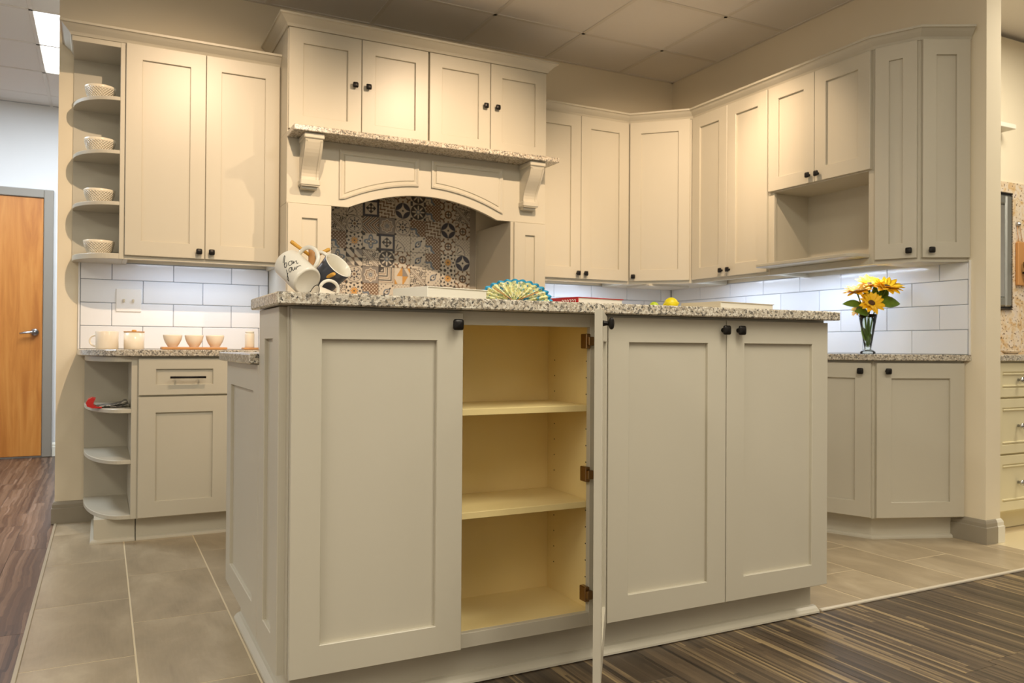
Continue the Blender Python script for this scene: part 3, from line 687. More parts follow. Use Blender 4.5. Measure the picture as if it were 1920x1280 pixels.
# mantel slab
tag(put('mantel_shelf', CB(HX0, HX1, -0.676, -0.500, 2.031, 2.060, 0.003), 'granite'), 'speckled granite mantel shelf spanning the front of the range hood', 'shelf')
# pilaster pull-out cabinets
for a, b, lab in ((HX0, -2.695, 'narrow grey pilaster cabinet behind the mug tree, left of patterned tiles'), (-1.607, HX1, 'narrow grey pilaster cabinet right of the patterned tiles')):
    t = thing('pilaster_cabinet', ((a + b) / 2, 0, 0.908), lab, 'cabinet')
    put('body', CB(a, b, HF, -0.012, 0.909, 1.687, 0.001), 'paint', t)
    shaker(t, (a + 0.004 if a < -2 else a + 0.018, HF), (1, 0, 0), (0, -1, 0), (b - a) - (0.006 if a < -2 else 0.022), 0.925, 1.683, rail=0.074)

# right of hood, diagonal corner
wall_cab(-1.371, -0.612, [(-1.366, -1.001, -1.027), (-0.998, -0.622, -0.969)], 'grey two-door wall cabinet between range hood and corner cabinet')
t = thing('corner_wall_cabinet', (-0.25, -0.25, UB), 'grey diagonal one-door wall cabinet in the kitchen corner', 'cabinet')
put('body', MB().prism([(-0.612, -0.012), (-0.612, UF), (UF, -0.612), (-0.012, -0.612), (-0.012, -0.012)], UB, UT, 0.001), 'paint', t)
q = 1 / math.sqrt(2); LD = math.hypot(0.307, 0.307)
shaker(t, (-0.612 + 0.014 * q, UF - 0.014 * q), (q, -q, 0), (-q, -q, 0), LD - 0.036, DB, DT, kn=(0.028, 1.412))
put('light_box', BX(-0.52, -0.18, -0.42, -0.16, UB - 0.012, UB), 'paint', t)
# right wall uppers
t = thing('wall_cabinet', (0, -0.95, UB), 'grey two-door wall cabinet between corner cabinet and microwave niche', 'cabinet')
put('body', CB(UF, -0.012, -1.297, -0.613, UB + 0.034, UT, 0.001), 'paint', t)
put('bottom_rail', MB().cbox(UF, UF + 0.019, -1.297, -0.613, UB, UB + 0.034, 0.001).cbox(UF + 0.019, -0.012, -1.297, -1.281, UB, UB + 0.034, 0.001), 'paint', t)
shaker(t, (UF, -0.620), (0, -1, 0), (-1, 0, 0), 0.331, DB, DT, kn=(0.292, 1.422))
shaker(t, (UF, -0.954), (0, -1, 0), (-1, 0, 0), 0.336, DB, DT, kn=(0.024, 1.422))
t = thing('microwave_cabinet', (0, -1.65, UB), 'grey wall cabinet with open microwave niche under two short doors', 'cabinet')
put('upper_box', CB(UF, -0.001, -2.010, -1.298, 1.842, UT, 0.001), 'paint', t)
shaker(t, (UF, -1.301), (0, -1, 0), (-1, 0, 0), 0.339, 1.848, DT, kn=(0.308, 1.889))
shaker(t, (UF, -1.643), (0, -1, 0), (-1, 0, 0), 0.357, 1.848, DT, kn=(0.027, 1.887))
put('side_panel', CB(UF + 0.0195, -0.001, -1.318, -1.2985, UB + 0.001, 1.8415, 0.0005), 'paint', t)
put('side_panel', CB(UF + 0.0195, -0.001, -2.0095, -1.990, UB + 0.001, 1.8415, 0.0005), 'paint', t)
put('face_frame', MB().cbox(UF, UF + 0.019, -1.332, -1.298, UB, 1.8415, 0.001).cbox(UF, UF + 0.019, -2.010, -1.978, UB, 1.8415, 0.001).cbox(UF, UF + 0.019, -1.978, -1.332, UB, 1.398, 0.001), 'paint', t)
put('niche_back', BX(-0.016, -0.012, -1.990, -1.318, UB, 1.842), 'paint', t)
put('niche_floor', CB(UF + 0.0195, -0.016, -1.990, -1.318, 1.386, 1.398, 0.001), 'paint', t)
rs = [(-0.306, -1.300), (-0.306, -1.975)]
pl = [(-0.030, -1.320), (-0.030, -1.985), (UF - 0.02, -1.985)]
for i in range(9): a = math.pi / 2 * i / 8; pl.append((-0.395 - 0.05 * math.sin(a), -1.935 - 0.05 * math.cos(a)))
for i in range(9): a = math.pi / 2 * i / 8; pl.append((-0.395 - 0.05 * math.cos(a), -1.350 + 0.05 * math.sin(a)))
pl += [(UF - 0.001, -1.300), (UF - 0.001, -1.320)]
put('shelf', MB().prism(pl, 1.399, 1.418, 0.003), 'paint', t)
# angled end wall cabinet (quarter octagon)
e = thing('end_wall_cabinet', (-0.1, -2.15, UB), 'tall grey angled end wall cabinet with two narrow doors above the sunflowers', 'cabinet')
E0, E1, E2 = Vector((UF, -2.012)), Vector((-0.196, -2.196)), Vector((-0.001, -2.318))
E1 = Vector((UF * 0.7071 + 0.0, -2.012 - 0.305 * 0.62))
put('body', MB().prism([(-0.012, -2.011), (UF, -2.011), tuple(E1), tuple(E2), (-0.012, -2.318)], UB, UT, 0.001), 'paint', e)
for A, B, kk in ((E0, E1, 1), (E1, E2, 0)):
    d = (B - A); L = d.length; d.normalize(); n = Vector((d.y, -d.x)); n = n if n.x < 0 else -n
    m = 0.006; s0 = A + d * m
    shaker(e, (s0.x, s0.y), (d.x, d.y, 0), (n.x, n.y, 0), L - 2 * m - 0.004, DB, DT, rail=0.0655, top=0.0755, kn=((L - 2 * m - 0.004) - 0.032 if kk else 0.036, 1.418))

# crowns
tag(put('crown_moulding', MB().sweep([(XS0, -0.002), (XS0, UF), (-2.931, UF)][::-1], [(-a, b) for a, b in CROWN], DT + 0.0055), 'paint'), 'grey crown moulding above the bowl shelf and left wall cabinet', 'moulding')
tag(put('crown_moulding', MB().sweep([(HX0, -0.002), (HX0, HF - 0.019), (HX1, HF - 0.019), (HX1, -0.002)][::-1], [(-a, b) for a, b in CROWN], 2.6145), 'paint'), 'raised grey crown moulding on top of the range hood cabinets', 'moulding')
tag(put('crown_moulding', MB().sweep([(HX1 + 0.002, UF), (-0.612, UF), (UF, -0.612), (UF, -2.012), tuple(E1), tuple(E2)][::-1], [(-a, b) for a, b in CROWN], DT + 0.0055), 'paint'), 'long grey crown moulding turning the corner over the right wall cabinets', 'moulding')

# ------------------------------------------------------------------ base cabinets, left
BF = -0.611; BT = 0.876
XB0, XB1 = -3.868, -3.662
bs = thing('open_base_shelf', (-3.76, 0, 0), 'grey quarter-round open base shelf with a folded magazine on it', 'shelf')
put('side_panel', CB(XB1, -3.636, BF, -0.012, 0.110, BT, 0.001), 'paint', bs)
put('back_panel', BX(XB0, XB1, -0.020, -0.012, 0.110, BT), 'paint', bs)
for a, b in ((0.110, 0.130), (0.369, 0.388), (0.609, 0.628)): put('shelf', MB().prism(quarter(XB1, XB0, BF, -0.020, 20, 0.03), a, b, 0.002), 'paint', bs)
put('top_board', MB().prism(quarter(XB1, XB0, BF, -0.020, 20, 0.03), 0.850, BT, 0.002), 'paint', bs)
put('toe_kick', CB(-3.815, -3.64, -0.560, -0.02, 0.0, 0.110, 0.001), 'paint', bs)
put('shoe_moulding', MB().sweep([(-3.815, -0.02), (-3.815, -0.560), (-3.64, -0.560)][::-1], [(0, 0), (-0.016, 0), (-0.015, 0.008), (-0.009, 0.015), (0, 0.018)], 0), 'paint', bs)
def base_cab(x0, x1, label, drawer=True, two=False):
    t = thing('base_cabinet', ((x0 + x1) / 2, 0, 0), label, 'cabinet')
    put('body', CB(x0, x1, BF, -0.012, 0.108, BT, 0.001), 'paint', t)
    put('toe_kick', BX(x0, x1, -0.560, -0.02, 0, 0.108), 'paint', t)
    put('shoe_moulding', MB().sweep([(x1, -0.560), (x0, -0.560)], [(0, 0), (-0.016, 0), (-0.015, 0.008), (-0.009, 0.015), (0, 0.018)], 0), 'paint', t)
    w = x1 - x0 - 0.008
    if drawer:
        d = shaker(t, (x0 + 0.004, BF), (1, 0, 0), (0, -1, 0), w, 0.693, 0.866, rail=0.0755, top=0.050, name='drawer')
        xm = (x0 + x1) / 2 + 0.012; bar = MB().tube([(xm - 0.080, -0.663, 0.777), (xm + 0.080, -0.663, 0.777)], 0.0055, 10)
        for sx in (-0.052, 0.052): bar.tube([(xm + sx, -0.630, 0.777), (xm + sx, -0.661, 0.777)], 0.0045, 8)
        put('bar_pull', bar, 'black_metal', d)
    zt = 0.684 if drawer else 0.866
    if two:
        for k in (0, 1): shaker(t, (x0 + 0.004 + k * w / 2, BF), (1, 0, 0), (0, -1, 0), w / 2 - 0.002, 0.114, zt, kn=((w / 2 - 0.03) if k == 0 else 0.028, zt - 0.035))
    else: shaker(t, (x0 + 0.004, BF), (1, 0, 0), (0, -1, 0), w, 0.114, zt)
base_cab(-3.636, -3.222, 'grey base cabinet with one drawer and black bar pull')
base_cab(-3.221, -2.70, 'grey base cabinet hidden behind the island under the mug tree')
base_cab(-2.699, -1.61, 'wide grey base cabinet under the patterned tile niche', False, True)
base_cab(-1.609, -0.66, 'grey two-door base cabinet under the right end of the hood', False, True)
# right-hand base run and angled end
t = thing('base_cabinet', (-0.3, -1.1, 0), 'grey base cabinet run behind the island along the right wall', 'cabinet')
put('body', CB(BF, -0.012, -1.690, -0.02, 0.108, BT, 0.001), 'paint', t)
put('toe_kick', BX(-0.560, -0.02, -1.69, -0.02, 0, 0.108), 'paint', t)
for a in (-0.66, -1.17): shaker(t, (BF, a), (0, -1, 0), (-1, 0, 0), 0.50, 0.114, 0.866, kn=(0.47, 0.83))
eb = thing('end_base_cabinet', (-0.2, -2.0, 0), 'grey angled end base cabinet with two doors below the flower vase', 'cabinet')
B0, B1, B2 = Vector((BF, -1.700)), Vector((-0.440, -2.117)), Vector((-0.002, -2.285))
put('body', MB().prism([(-0.012, -1.695), (BF, -1.695), tuple(B1), tuple(B2), (-0.012, -2.285)], 0.108, BT, 0.001), 'paint', eb)
T1 = [(-0.560, -1.695), (-0.402, -2.078), (-0.012, -2.228)]
put('toe_kick', MB().prism([(-0.02, -1.69)] + T1, 0, 0.108), 'paint', eb)
put('shoe_moulding', MB().sweep(T1[::-1], [(0, 0), (-0.016, 0), (-0.015, 0.008), (-0.009, 0.015), (0, 0.018)], 0), 'paint', eb)
for A, B, kk in ((B0, B1, 1), (B1, B2, 0)):
    d = (B - A); L = d.length; d.normalize(); n = Vector((d.y, -d.x)); n = n if n.x < 0 else -n
    s0 = A + d * 0.008
    shaker(eb, (s0.x, s0.y), (d.x, d.y, 0), (n.x, n.y, 0), L - 0.014, 0.114, 0.866, kn=((L - 0.014) - 0.044 if kk else 0.048, 0.826))

# worktop, L-shaped, rounded left end, angled right end
ct = [(-3.900, -0.001), (-3.900, -0.10)]
for i in range(1, 17):
    a = math.pi / 2 * i / 16; ct.append((-3.66 - 0.24 * math.cos(a), -0.10 - 0.546 * math.sin(a)))
ct += [(-0.648, -0.646), (-0.648, -1.705), (-0.470, -2.145), (-0.001, -2.325), (-0.001, -0.001)]
tag(put('worktop', MB().prism(ct, 0.8775, 0.908, 0.003), 'granite'), 'speckled granite worktop running along the tiled walls', 'worktop')

# ------------------------------------------------------------------ island
IY = -2.7845            # face frame front; door front = IY - 0.019
IX0, IXM, IX1 = -3.373, -2.4485, -1.529
IB = -2.480
def island_unit(x0, x1, label, doors, openbox):
    t = thing('island_cabinet', ((x0 + x1) / 2, (IY + IB) / 2, 0), label, 'cabinet')
    z0, z1 = 0.110, 1.0295
    if openbox:
        s = 0.016
        put('side_panel', CB(x0, x0 + s, IY + 0.019, IB, z0, z1, 0.0006), 'maple', t); put('side_panel', CB(x1 - s - 0.0155, x1 - 0.0155, IY + 0.019, IB, z0, z1, 0.0006), 'maple', t)
        put('back_panel', BX(x0 + s, x1 - s, IB - 0.022, IB - 0.016, z0, z1), 'maple', t)
        put('floor_panel', CB(x0 + s, x1 - s - 0.0155, IY + 0.019, IB - 0.022, 0.136, 0.150, 0.0006), 'maple', t)
        put('top_panel', BX(x0 + s, x1 - s, IY + 0.019, IB - 0.022, 1.010, 1.024), 'maple', t)
        for z in (0.741, 0.455): put('shelf', CB(x0 + s + 0.001, x1 - s - 0.017, IY + 0.021, IB - 0.023, z, z + 0.0185, 0.001), 'maple', t)
        ff_ = MB().cbox(x0, x0 + 0.041, IY, IY + 0.019, z0, z1, 0.001).cbox(x1 - 0.050, x1, IY, IY + 0.019, z0, z1, 0.001).cbox(x0 + 0.041, x1 - 0.050, IY, IY + 0.019, 0.991, z1, 0.001).cbox(x0 + 0.041, x1 - 0.050, IY, IY + 0.019, z0, 0.150, 0.001)
        put('face_frame', ff_, 'paint', t)
        ph = MB()
        for z in [0.24 + 0.05 * i for i in range(5)] + [0.535 + 0.05 * i for i in range(4)] + [0.79 + 0.05 * i for i in range(3)]:
            for y in (-2.735, -2.545): ph.box(x1 - s - 0.0163, x1 - s - 0.0155, y - 0.0017, y + 0.0017, z - 0.0017, z + 0.0017)
        tag(put('shelf_pin_hole', ph, 'dark', t), kind='stuff')
        for zc in (0.950, 0.557, 0.204):
            h = put('hinge', MB().cbox(x1 - 0.066, x1 - 0.050, IY - 0.004, IY + 0.028, zc - 0.022, zc + 0.022, 0.002), 'hinge_metal', t)
            put('hinge_arm', MB().cbox(x1 - 0.064, x1 - 0.045, IY - 0.016, IY - 0.003, zc - 0.013, zc + 0.013, 0.002), 'hinge_metal', h)
    else:
        put('body', CB(x0, x1, IY, IB, z0, z1, 0.001), 'paint', t)
    put('toe_kick', BX(x0 + (0.018 if openbox else 0), x1 - (0.0 if openbox else 0.002), -2.730, IB, 0, z0), 'paint', t)
    SH = [(0, 0), (-0.030, 0), (-0.029, 0.006), (-0.020, 0.014), (-0.010, 0.020), (0, 0.022)]
    put('shoe_moulding', MB().sweep([(x1 + (0 if openbox else 0.012), -2.730), (x0 + (-0.012 if openbox else 0), -2.730)], SH, 0), 'paint', t)
    for d in doors: shaker(t, *d)
    return t
Dz0, Dz1 = 0.114, 1.0225
ang = R(54.7); hx, hy = -2.4525, IY - 0.022
ou = Vector((-math.cos(ang), -math.sin(ang), 0))       # hinge -> free edge
on = Vector((math.sin(ang), -math.cos(ang), 0))        # outside face of the open door
WD = 0.460
ti = island_unit(IX0, IXM, 'tall grey island cabinet with one door open showing maple shelves', [((IX0, IY), (1, 0, 0), (0, -1, 0), 0.457, Dz0, Dz1, 0.0755, (0.434, 0.990))], True)
# open door: inside face towards the opening
Oi = Vector((hx, hy, 0)) + ou * WD - on * T
do = shaker(ti, (Oi.x, Oi.y), tuple(-ou), tuple(on), WD, Dz0, Dz1, kn=(0.024, 0.990)); do['label'] = 'swung-open door seen edge-on'
# applied end panels, left side of the island
nL = (-1, 0, 0)
put('filler', CB(-3.3753, IX0 - 0.0003, IY + 0.0005, IB, 0.113, 1.0285, 0.0004), 'paint', ti)
shaker(ti, (-3.3755, IB - 0.001), (0, -1, 0), nL, (IB - 0.001) - (IY + 0.028), 0.114, 1.0285, rail=0.080, top=0.080, name='end_panel', rec=0.010)
island_unit(IXM, IX1, 'tall grey island cabinet with two closed doors and central knobs', [((-2.4465, IY), (1, 0, 0), (0, -1, 0), 0.455, Dz0, Dz1, 0.0755, (0.440, 0.990)), ((-1.9885, IY), (1, 0, 0), (0, -1, 0), 0.458, Dz0, Dz1, 0.0755, (0.046, 0.990))], False)
# lower base behind the bar
ib = thing('island_back_cabinet', (-2.45, -2.16, 0), 'lower grey island base behind the tall cabinets with panelled end', 'cabinet')
IBF = -1.840
put('body', CB(IX0, IX1, IB + 0.001, IBF, 0.110, 0.877, 0.001), 'paint', ib)
put('toe_kick', BX(IX0 + 0.018, IX1 - 0.02, IB + 0.001, IBF - 0.08, 0, 0.110), 'paint', ib)
put('shoe_moulding', MB().sweep([(-3.355, IB), (-3.355, IBF - 0.08)], [(0, 0), (-0.022, 0), (-0.021, 0.006), (-0.015, 0.014), (-0.008, 0.019), (0, 0.021)], 0), 'paint', ib)
shaker(ib, (-3.3755, IBF), (0, -1, 0), nL, (IBF) - (IB + 0.001), 0.114, 0.877, rail=0.092, top=0.078, name='end_panel', rec=0.010)
put('shoe_moulding', MB().sweep([(-3.355, -2.7295), (-3.355, IB - 0.0005)], [(0, 0), (-0.022, 0), (-0.021, 0.006), (-0.015, 0.014), (-0.008, 0.019), (0, 0.021)], 0), 'paint', ti)
put('bar_back', BX(IX0, IX1, IB + 0.0005, IB + 0.018, 0.9085, 1.0295), 'paint', ib)
for k in range(3):
    shaker(ib, (IX1 - 0.01 - k * 0.61, IBF), (-1, 0, 0), (0, 1, 0), 0.60, 0.114, 0.866, kn=(0.57, 0.83))
tag(put('bar_top', CB(-3.416, -1.512, -2.842, -2.462, 1.0300, 1.0605, 0.0035), 'granite'), 'speckled granite bar top on the tall island cabinets', 'worktop')
tag(put('island_worktop', CB(-3.418, -1.50, -2.461, -1.800, 0.8785, 0.908, 0.0035), 'granite'), 'lower granite worktop of the island behind the bar top', 'worktop')

# ------------------------------------------------------------------ under-cabinet LED bars
def led(x0, x1, y0, y1, lab, power, zt=UB + 0.034):
    t = thing('under_cabinet_light', ((x0 + x1) / 2, (y0 + y1) / 2, zt), lab, 'light')
    put('housing', CB(x0, x1, y0, y1, zt - 0.010, zt - 0.0005, 0.001), 'white_plastic', t)
    put('diffuser', BX(x0 + 0.006, x1 - 0.006, y0 + 0.006, y1 - 0.006, zt - 0.012, zt - 0.010), 'led', t)
    area('under_cabinet_glow', ((x0 + x1) / 2, (y0 + y1) / 2, zt - 0.0135), x1 - x0, y1 - y0, power, (0.62, 0.76, 1.0))
led(-3.62, -3.02, -0.24, -0.20, 'slim white light bar under the left two-door wall cabinet', 1.15)
led(-1.25, -0.70, -0.24, -0.20, 'slim white light bar under the cabinet right of the hood', 1.8)
led(-0.24, -0.20, -1.25, -0.68, 'slim white light bar under the cabinet left of microwave niche', 1.8)
led(-0.24, -0.20, -1.96, -1.36, 'slim white light bar under the microwave niche', 2.4, 1.386)

# ------------------------------------------------------------------ small things
def bowl_mb(r, h, foot=0.6, flute=0, th=0.004):
    prof = [(0.0, 0.0), (r * foot, 0.0), (r * foot, 0.004)]
    for i in range(1, 11):
        s = i / 10; prof.append((r * (foot + (1 - foot) * math.sin(s * math.pi / 2) ** 0.85), 0.004 + (h - 0.004) * s))
    inn = [(max(a - th, 0.001), max(b, 0.006)) for a, b in prof[3:]][::-1]
    prof = prof + [(r - th * 0.5, h + 0.001)] + inn + [(0.0, 0.008)]
    fl = (lambda a, hh: 1 + 0.018 * math.cos(flute * a)) if flute else None
    return MB().lathe(prof, (0, 0, 0), (0, 0, 1), 72 if flute else 48, fl=fl)
BOWL = bowl_mb(0.073, 0.070, 0.70).mesh('shelf_bowl', 'weave')
for (a, b), lab in zip(SHZ, ('cream diamond-textured bowl on the lowest wall shelf', 'cream diamond-textured bowl on the second wall shelf from the bottom', 'cream diamond-textured bowl on the third wall shelf from the bottom', 'cream diamond-textured bowl on the topmost wall shelf')):
    tag(inst('bowl', BOWL, Matrix.Translation((-3.806, -0.165, b + 0.0005))), lab, 'bowl', 'bowls on the open wall shelves')
CZT = 0.9085
def handle_pts(c, ax, out, r, h0, h1, bulge, n=12):
    c, ax, out = Vector(c), Vector(ax).normalized(), Vector(out).normalized(); pts = []
    for i in range(n + 1):
        s = i / n; pts.append(c + ax * (h0 + (h1 - h0) * (0.5 - 0.5 * math.cos(math.pi * s))) + out * (r - 0.003 + bulge * math.sin(math.pi * s) ** 0.8))
    return pts
# counter mug
t = thing('mug', (-3.765, -0.27, CZT), 'wide cream mug at the left end of the worktop', 'mug')
put('cup', MB().lathe([(0, 0), (0.050, 0), (0.053, 0.004), (0.052, 0.05), (0.054, 0.088), (0.0525, 0.090), (0.050, 0.088), (0.048, 0.05), (0.048, 0.006), (0, 0.006)], (-3.765, -0.27, CZT), seg=40), 'ivory', t)
put('handle', MB().tube(handle_pts((-3.765, -0.27, CZT), (0, 0, 1), (-rt.x, -rt.y, 0), 0.053, 0.014, 0.070, 0.038), 0.0045, 8), 'ivory', t)
t = thing('canister', (-3.642, -0.27, CZT), 'cream canister with a flat wooden lid beside the mug', 'canister')
put('jar', MB().lathe([(0, 0), (0.045, 0), (0.048, 0.003), (0.048, 0.086), (0, 0.086)], (-3.642, -0.27, CZT), seg=40), 'ivory', t)
ld = put('lid', MB().lathe([(0, 0.0865), (0.049, 0.0865), (0.049, 0.091), (0, 0.091)], (-3.642, -0.27, CZT), seg=40), 'board_wood', t)
put('lid_knob', MB().lathe([(0, 0.091), (0.010, 0.091), (0.012, 0.096), (0.008, 0.099), (0, 0.0995)], (-3.642, -0.27, CZT), seg=20), 'peg_wood', ld)
tag(put('serving_board', CB(-3.515, -3.195, -0.32, -0.19, CZT, CZT + 0.013, 0.003), 'board_wood'), 'long wooden board under the three fluted bowls', 'board')
FB = bowl_mb(0.046, 0.062, 0.52, 36).mesh('fluted_bowl', 'ivory')
for x, lab in ((-3.459, 'cream fluted bowl at the left end of the wooden board'), (-3.354, 'cream fluted bowl in the middle of the wooden board'), (-3.250, 'cream fluted bowl at the right end of the wooden board')):
    tag(inst('fluted_bowl', FB, Matrix.Translation((x, -0.255, CZT + 0.0135))), lab, 'bowl', 'fluted bowls on the board')
tag(put('coaster', CB(-3.108, -3.03, -0.30, -0.21, CZT, CZT + 0.012, 0.003), 'board_wood'), 'small wooden block under the slim cream jar', 'board')
t = thing('jar', (-3.072, -0.255, CZT + 0.0125), 'slim cream jar on a small wooden block by the island', 'jar')
put('jar_body', MB().lathe([(0, 0), (0.024, 0), (0.025, 0.004), (0.025, 0.072), (0.022, 0.078), (0, 0.078)], (-3.072, -0.255, CZT + 0.0125), seg=28), 'ivory', t)
put('lid', MB().lathe([(0, 0.0785), (0.023, 0.0785), (0.023, 0.088), (0, 0.089)], (-3.072, -0.255, CZT + 0.0125), seg=28), 'white_glaze', t)
# switch plate
t = thing('light_switch', (-3.662, -0.012, 1.106), 'white double light switch plate on the left tiles', 'switch')
pt = put('plate', CB(-3.724, -3.600, -0.0155, -0.0095, 1.108, 1.232, 0.003), 'white_plastic', t)
for x in (-3.685, -3.640): put('toggle', MB().cbox(x - 0.005, x + 0.005, -0.026, -0.0155, 1.160, 1.176, 0.0015), 'cover_tan', pt)
# magazine on open base shelf
t = thing('folded_magazine', (-3.76, -0.44, 0.6285), 'folded red and grey magazine on the upper open base shelf', 'magazine')
fold = []
pr = [(-3.84, 0.004), (-3.80, 0.006), (-3.74, 0.010), (-3.70, 0.020), (-3.685, 0.030), (-3.675, 0.028), (-3.672, 0.018), (-3.69, 0.006), (-3.75, 0.003)]
mg = MB(); n_ = len(pr); V = [(x, y, 0.6285 + z) for y in (-0.50, -0.36) for x, z in pr]
pr2 = [(x, z + 0.003) for x, z in pr]
V += [(x, y, 0.6285 + z) for y in (-0.50, -0.36) for x, z in pr2]
F = [(i, i + 1, n_ + i + 1, n_ + i) for i in range(n_ - 1)] + [(2 * n_ + i, 2 * n_ + i + 1, 3 * n_ + i + 1, 3 * n_ + i) for i in range(n_ - 1)] + [(i, i + 1, 2 * n_ + i + 1, 2 * n_ + i) for i in range(n_ - 1)] + [(n_ + i, n_ + i + 1, 3 * n_ + i + 1, 3 * n_ + i) for i in range(n_ - 1)]
mg.add(V, F, True); put('pages', mg, 'magazine', t)
rc = MB().extr([(-3.785, 0.001), (-3.825, 0.001), (-3.848, 0.010), (-3.853, 0.026), (-3.845, 0.042), (-3.828, 0.050), (-3.812, 0.047), (-3.818, 0.034), (-3.822, 0.018), (-3.812, 0.009), (-3.785, 0.006)], (0, 0, 0.6285), (1, 0, 0), (0, 0, 1), (0, 1, 0), -0.515, -0.40)
tag(put('cover', rc, 'red_cover', t), 'curled red cover')

# --- measured position of a small prop, from its bearing in the photo and its distance
def P3(px, py, depth):
    """place a small prop: photo pixel plus its distance from the camera"""
    a, b = (px - 960) / FPX, (py - 640) / FPX
    d = fw + Rv * a - Uv * b
    return Vector((CX, CY, CZ)) + d * depth
R3, U3, F3 = rt, Z3, fh

# --- mug tree on the lower worktop
D = 2.42
base = P3(585, 500, D); bx, by = base.x, base.y
tree = thing('mug_tree', (bx, by, CZT), 'wooden mug tree holding mugs by their handles on the island', 'mug tree')
put('post', MB().lathe([(0, 0.012), (0.011, 0.012), (0.011, 0.318), (0.009, 0.322), (0, 0.322)], (bx, by, CZT), seg=20), 'board_wood', tree)
put('base', MB().lathe([(0, 0), (0.07, 0), (0.072, 0.004), (0.072, 0.010), (0.068, 0.013), (0, 0.013)], (bx, by, CZT), seg=36), 'board_wood', tree)
def peg(p0, p1): put('peg', MB().tube([p0, p0 + (p1 - p0) * 0.5, p0 + (p1 - p0) * 0.93, p1], [0.0048, 0.0052, 0.0060, 0.0045], 10), 'peg_wood', tree)
peg(P3(584, 481, D), P3(545, 452, D - 0.03)); peg(P3(590, 480, D), P3(618, 467, D + 0.03)); peg(P3(588, 530, D), P3(627, 513, D - 0.07))
def mug(bot, axis, L, r, mat, hdir, label, rim_mat='white_glaze', flare=0.0, hr=0.0055, h0=0.2, h1=0.85, bulge=0.036):
    axis = Vector(axis).normalized(); t = thing('mug', tuple(bot), label, 'mug')
    ro = r
    out = [(0.0, 0.002), (r * 0.80, 0.002), (r * 0.84, 0.0), (r * 0.96, 0.002), (r, 0.008), (r + flare * 0.3, L * 0.5), (r + flare, L - 0.002)]
    inn = [(r + flare - 0.0015, L), (r + flare - 0.004, L - 0.003), (r - 0.004 + flare * 0.3, L * 0.5), (r - 0.005, 0.010), (0.0, 0.008)]
    body = put('cup', MB().lathe(out, bot, axis, 48), mat, t, tuple(bot))
    put('lining', MB().lathe([(r + flare, L - 0.002)] + inn, bot, axis, 48), rim_mat, t, tuple(bot))
    h = Vector(hdir); h = (h - axis * h.dot(axis)).normalized()
    put('handle', MB().tube(handle_pts(bot, axis, h, r + flare * 0.4, L * h0, L * h1, bulge, 16), hr, 10), rim_mat, t)
    return t, axis, h, r, L, Vector(bot)
b1 = P3(577, 528, D - 0.075); ax1 = -R3 * 0.66 + U3 * 0.53 + F3 * 0.52
m1 = mug(b1, ax1, 0.112, 0.0455, 'white_glaze', R3 * 0.6 + U3 * 0.75 - F3 * 0.1, 'white mug lettered bon jour hanging tilted on the mug tree', h0=0.10, h1=0.86, bulge=0.043, hr=0.0062)
b2 = P3(603, 531, D + 0.005); ax2 = R3 * 0.66 + U3 * 0.60 - F3 * 0.36
mug(b2, ax2, 0.086, 0.0400, 'navy_glaze', -R3 * 0.55 + U3 * 0.8 + F3 * 0.1, 'dark slate mug with white inside hanging on the mug tree', flare=0.006)
b3 = P3(588, 551, D - 0.085); ax3 = R3 * 0.70 - U3 * 0.30 + F3 * 0.60
m3 = mug(b3, ax3, 0.085, 0.0285, 'ivory', R3 * 0.35 + U3 * 0.9, 'small cream mug with dark foot ring low on the mug tree', hr=0.005, h0=0.12, h1=0.8, bulge=0.030)
e1 = ax3.normalized().orthogonal().normalized(); e2 = ax3.normalized().cross(e1)
put('foot_ring', MB().tube([b3 + ax3.normalized() * 0.001 + (e1 * math.cos(2 * math.pi * i / 40) + e2 * math.sin(2 * math.pi * i / 40)) * 0.0285 for i in range(40)], 0.0011, 6, closed=True), 'ink', m3[0])
# lettering on the white mug: strokes wrapped on its cylinder (u round the mug, v towards the rim)
STROKES = {
 'b': [[(0.0, 0.8), (0.05, 1.35), (0.14, 1.9), (0.22, 1.75), (0.18, 1.2), (0.12, 0.4), (0.12, 0.05), (0.25, 0.0), (0.42, 0.2), (0.45, 0.55), (0.30, 0.7), (0.16, 0.45)]],
 'o': [[(0.40, 0.70), (0.20, 0.72), (0.06, 0.45), (0.12, 0.08), (0.34, 0.0), (0.48, 0.25), (0.42, 0.62), (0.36, 0.72), (0.55, 0.62)]],
 'n': [[(0.0, 0.1), (0.06, 0.66), (0.08, 0.1), (0.2, 0.55), (0.34, 0.66), (0.38, 0.3), (0.42, 0.05), (0.56, 0.2)]],
 'j': [[(0.12, 0.7), (0.14, 0.1), (0.10, -0.7), (-0.08, -1.05), (-0.2, -0.75), (-0.02, -0.3), (0.3, 0.1)], [(0.12, 1.0), (0.14, 1.04)]],
 'u': [[(0.0, 0.66), (0.04, 0.2), (0.16, 0.0), (0.32, 0.2), (0.38, 0.66), (0.38, 0.15), (0.55, 0.1)]],
 'r': [[(0.0, 0.05), (0.06, 0.66), (0.10, 0.35), (0.24, 0.62), (0.42, 0.66), (0.5, 0.58)]]}
t1, A1, H1, r1, L1, bot1 = m1
view = (Vector((CX, CY, CZ)) - (bot1 + A1 * L1 * 0.5)).normalized(); N1 = (view - A1 * view.dot(A1)).normalized(); Bv = N1.cross(A1); Bv = -Bv if Bv.dot(R3 + U3) < 0 else Bv
def on_mug(u, v): # u metres round, v metres from bottom
    a = u / r1; return bot1 + A1 * v + (N1 * math.cos(a) + Bv * math.sin(a)) * (r1 + 0.0006)
PHI = R(-36)
